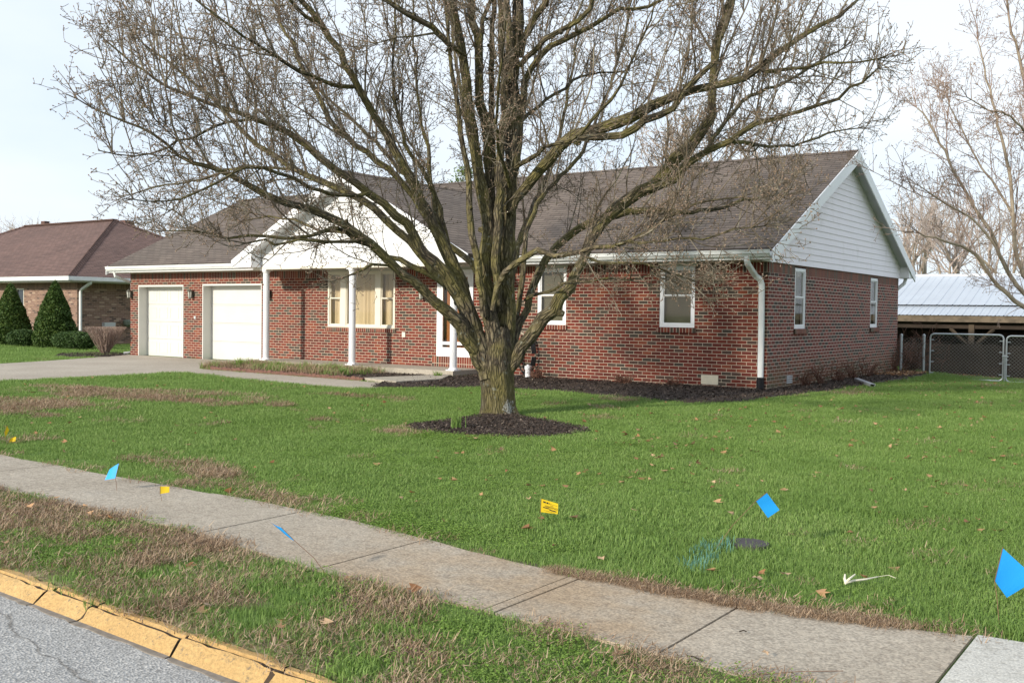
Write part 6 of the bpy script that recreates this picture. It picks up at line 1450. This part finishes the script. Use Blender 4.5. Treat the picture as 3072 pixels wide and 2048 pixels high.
m = MB(); P = [(hc[0]-.16+.12*math.cos(a), -.16, hc[2]+.36+.09*math.sin(a)) for a in np.linspace(0, 5.5, 16)]; m.tube(P, .016, 6); o = m.build('beige_hose', simple('beige_rubber', (0.5, 0.42, 0.32), 0.6)); recenter(o, (-5.98, -.16, .95)); tag(o, 'loop of beige hose above the black one on the wall', 'hose')
# loose downspout piece on the side bed
m = MB(); a = Vector(gnd(2570, 1138, .08)); b = Vector(gnd(2618, 1156, .06)); t = (b-a).normalized(); s = t.cross(Vector((0, 0, 1))); 
q = [s*.05+Vector((0, 0, -.03)), s*.05+Vector((0, 0, .03)), s*-.05+Vector((0, 0, .03)), s*-.05+Vector((0, 0, -.03))]
for i in range(4): m.quad([a+q[i], b+q[i], b+q[(i+1) % 4], a+q[(i+1) % 4]]); m.quad([a+q[i]*.88, b+q[i]*.88, b+q[(i+1) % 4]*.88, a+q[(i+1) % 4]*.88])
for i in range(4): m.quad([a+q[i], a+q[(i+1) % 4], a+q[(i+1) % 4]*.88, a+q[i]*.88]); m.quad([b+q[i], b+q[(i+1) % 4], b+q[(i+1) % 4]*.88, b+q[i]*.88])
o = m.build('drain_spout', simple('grey_spout', (0.40, 0.43, 0.46), .4)); recenter(o, tuple(a)); tag(o, 'loose grey rectangular spout lying on the mulch by the side wall', 'spout')
# white debris by gate, splash block
p = gnd(2905, 1143); m = MB(); m.lathe([(0.10, 0), (0.08, .035), (0.03, .05), (0, .05)], (p[0], p[1], -.1), 9); o = m.build('white_stone', M_STONE); recenter(o, (p[0], p[1], -.1)); tag(o, 'small pale stone lying in front of the first gate', 'stone')
# water meter lid in the lawn
p = gnd(2245, 1636); m = MB(); m.lathe([(0.0, 0.012), (0.11, 0.012), (0.125, 0.008), (0.125, -0.03)], (p[0], p[1], 0.012), 20); o = m.build('meter_lid', simple('dark_iron', (0.06, 0.05, 0.055), 0.7)); recenter(o, (p[0], p[1], 0)); tag(o, 'round dark meter lid sunk in the lawn near the blue paint', 'lid')
# bleached forked stick
a = gnd(2535, 1760, 0.03); 
m = MB()
def gp_(x, y, z): return tuple(gnd(x, y, z))
m.tube([gp_(2536, 1748, .035), gp_(2560, 1741, .04), gp_(2600, 1736, .04), gp_(2633, 1729, .035)], [0.007, .006, .005, .003], 6)
m.tube([gp_(2535, 1722, .06), gp_(2534, 1735, .05), gp_(2537, 1750, .03)], [0.004, .007, .006], 6); m.tube([gp_(2536, 1745, .035), gp_(2548, 1735, .06), gp_(2565, 1722, .07)], [0.006, .006, .004], 6); m.tube([gp_(2633, 1729, .035), gp_(2665, 1724, .04), gp_(2688, 1733, .03)], .0015, 4)
o = m.build('broken_stick', M_BONE); recenter(o, tuple(a)); tag(o, 'bleached forked stick lying on the grass between two blue flags', 'stick')
# twigs on the sidewalk
for i, (x0, y0, x1, y1, lab) in enumerate([(2218, 1893, 2240, 1893, 'short dark twig on the middle of the sidewalk slab'), (2060, 1965, 2105, 1981, 'dark twig at the near edge of the sidewalk'), (2276, 2022, 2530, 2011, 'long thin rusty wire lying across the sidewalk slab')]):
    A_, B_ = gnd(x0, y0, .02), gnd(x1, y1, .02); m = MB(); mid = (A_+B_)/2+[0, .006, .004]; m.tube([A_, mid, B_], .003 if i < 2 else .0016, 5); o = m.build('twig' if i < 2 else 'wire', M_WOODDARK if i < 2 else M_RUST); recenter(o, tuple(A_)); tag(o, lab, 'twig' if i < 2 else 'wire', 'twigs on the sidewalk' if i < 2 else None)
def blobleaf(x, y, s, lab, seed):
    r = np.random.default_rng(seed); p = gnd(x, y, .03); m = MB(); pts = []
    for k in range(10):
        a = k*.628; rr_ = s*(0.55+0.45*(k % 2))*r.uniform(.8, 1.1); pts.append((p[0]+rr_*math.cos(a), p[1]+rr_*math.sin(a), p[2]+r.uniform(-.2, .6)*s))
    for k in range(10): m.quad([tuple(p+[0, 0, .01]), pts[k], pts[(k+1) % 10]])
    o = m.build('oak_leaf', simple('dry_leaf_%d' % seed, (0.38, 0.26, 0.16), .8, .2, 30)); recenter(o, tuple(p)); tag(o, lab, 'leaf', 'large dry leaves'); return o
blobleaf(1805, 1675, .035, 'large tan lobed leaf at the edge of the clover above the sidewalk', 1); blobleaf(2270, 1735, .04, 'large tan lobed leaf on the lawn edge below the meter lid', 2); blobleaf(2355, 1722, .035, 'dark brown leaf on the lawn right of the tan one', 3); blobleaf(617, 1815, .035, 'tan lobed leaf on the verge above the yellow kerb', 4); blobleaf(2297, 1958, .02, 'small dark leaf on the sidewalk slab', 5)
# utility flags
def flag(corners, base, mat, label, depth_off=0.0, curl=0.012, text=None):
    """corners: 4 pixels, first-last edge holds the wire; base: pixel where the wire enters the ground"""
    b = gnd(*base, 0.0); _, _, d0 = proj(b); d = float(d0)+depth_off
    C4 = [Vector(at(x, y, d+dz)) for (x, y), dz in zip(corners, (0, .03, .03, 0))]
    root = empty('marker_flag', tuple(b), label, 'marker flag', 'utility marker flags')
    m = MB(); n = 8; nrm = (C4[1]-C4[0]).cross(C4[3]-C4[0]).normalized(); G = []
    for j in range(5):
        row = []
        for i in range(n+1):
            u, v = i/n, j/4; p = C4[0].lerp(C4[1], u).lerp(C4[3].lerp(C4[2], u), v)+nrm*curl*(math.sin(u*4.2+v)*u); row.append(p)
        G.append(row)
    for j in range(4):
        for i in range(n): 
            q = [G[j][i], G[j][i+1], G[j+1][i+1], G[j+1][i]]; m.quad(q); m.quad([p+nrm*0.0006 for p in q][::-1])
    fo = m.build('flag', mat, root, merge=False)
    top = C4[0]+(C4[0]-C4[3]).normalized()*.004; mid = C4[3]
    m = MB(); m.tube([top-nrm*0.0, (top+mid)/2, mid, mid.lerp(Vector(b), .5)+Vector((0, 0, .01)), Vector(b)-Vector((0, 0, .03))], 0.0018, 5); m.build('wire', M_RUST, root)
    if text:
        e1 = (C4[1]-C4[0]).normalized(); e2 = (C4[3]-C4[0]); e2 = (e2-e1*e2.dot(e1)).normalized(); nn = e1.cross(-e2).normalized(); w_ = (C4[1]-C4[0]).length; h_ = (C4[3]-C4[0]).length
        if nn.dot(Vector(CAM)-C4[0]) < 0: nn = -nn
        off = nn*(0.004+curl*0.9)
        m = MB()
        def R2(u0, v0, u1, v1):
            P = lambda u, v: C4[0]+(C4[1]-C4[0])*u+(C4[3]-C4[0])*v+off
            m.quad([P(u0, v0), P(u1, v0), P(u1, v1), P(u0, v1)])
        R2(.12, .54, .48, .60); R2(.50, .60, .88, .68)      # dark bands either side of the word
        R2(.12, .12, .26, .22)
        P = lambda u, v: C4[0]+(C4[1]-C4[0])*u+(C4[3]-C4[0])*v+off
        c0 = P(.38, .18); ring = [c0+(e1*math.cos(a)+e2*math.sin(a))*0.006 for a in np.linspace(0, 2*math.pi, 13)[:-1]]; m.quad(ring)
        m.build('printing', M_INK, fo)
        for (txt, u, v, sz) in (('WARNING!', .20, .52, .0185), ('Communications', .46, .22, .0085), ('Cable', .52, .34, .010), ('CALL BEFORE YOU DIG', .16, .80, .0075)):
            tcv = bpy.data.curves.new('lettering', 'FONT'); tcv.body = txt; tcv.size = sz; tcv.materials.append(M_INK); to0 = bpy.data.objects.new('lettering', tcv); COL.objects.link(to0); bpy.context.view_layer.update(); me_ = bpy.data.meshes.new_from_object(to0.evaluated_get(bpy.context.evaluated_depsgraph_get())); bpy.data.objects.remove(to0); to = bpy.data.objects.new('lettering', me_); COL.objects.link(to); to.parent = fo
            pos = P(u, v)-Vector(b)
            mm = Matrix((( e1.x, -e2.x, nn.x, pos.x), (e1.y, -e2.y, nn.y, pos.y), (e1.z, -e2.z, nn.z, pos.z), (0, 0, 0, 1))); to.matrix_local = mm
    return root
flag([(357,1389),(327,1408),(313,1439),(346,1434)], (352, 1475), M_BLUE, 'blue marker flag at the lawn edge of the sidewalk farthest left', curl=.006)
flag([(884,1621),(858,1608),(810,1566),(846,1582)][::-1] and [(846,1583),(810,1566),(858,1607),(885,1622)], (1000, 1735), M_BLUE, 'blue marker flag seen edge on, leaning on a long wire over the sidewalk', curl=.004)
flag([(2300,1477),(2338,1528),(2303,1552),(2268,1502)], (2130, 1655), M_BLUE, 'tilted square blue marker flag on the lawn above the meter lid', curl=.004)
flag([(3008,1643),(3110,1735),(3019,1791),(2984,1740)], (3000, 1880), M_BLUE, 'large blue marker flag at the right edge of the photo', curl=.004)
flag([(21,1275),(27,1289),(15,1312),(13,1297)], (22, 1335), M_YELLOW, 'upright yellow marker flag at the far left edge', curl=.004)
flag([(30,1316),(48,1309),(46,1323),(25,1327)], (30, 1332), M_YELLOW, 'small yellow marker flag lying low beside the upright yellow one', curl=.006)
flag([(480,1458),(508,1459),(508,1476),(480,1481)], (487, 1505), M_YELLOW, 'yellow marker flag just over the sidewalk between two blue flags', curl=.003)
flag([(1623,1495),(1674,1510),(1673,1541),(1621,1535)], (1625, 1580), M_YELLOW, 'yellow marker flag with black warning print in the middle of the lawn', curl=.003, text=True)
# blue marking paint on the grass blades by the tilted flag
gb = clump('painted_clump', 50, 0.09, 0.03, 0.08, 0.004, simple('painted_blades', (0.09, 0.24, 0.20), .6), 190, .9)
r_ = np.random.default_rng(50); A_, B_ = gnd(2085, 1720), gnd(2165, 1640); n = 7; tt = r_.uniform(0, 1, n); P5 = A_[None]+(B_-A_)[None]*tt[:, None]+r_.normal(0, .025, (n, 3))*[1, 1, 0]
instancer('painted_grass', P5, [gb], .6, 1.0, 9, 'strip of grass sprayed with blue marking paint')
print('objects', len(bpy.data.objects), 'pear tris', sum(len(o.data.polygons) for o in pear.children_recursive))
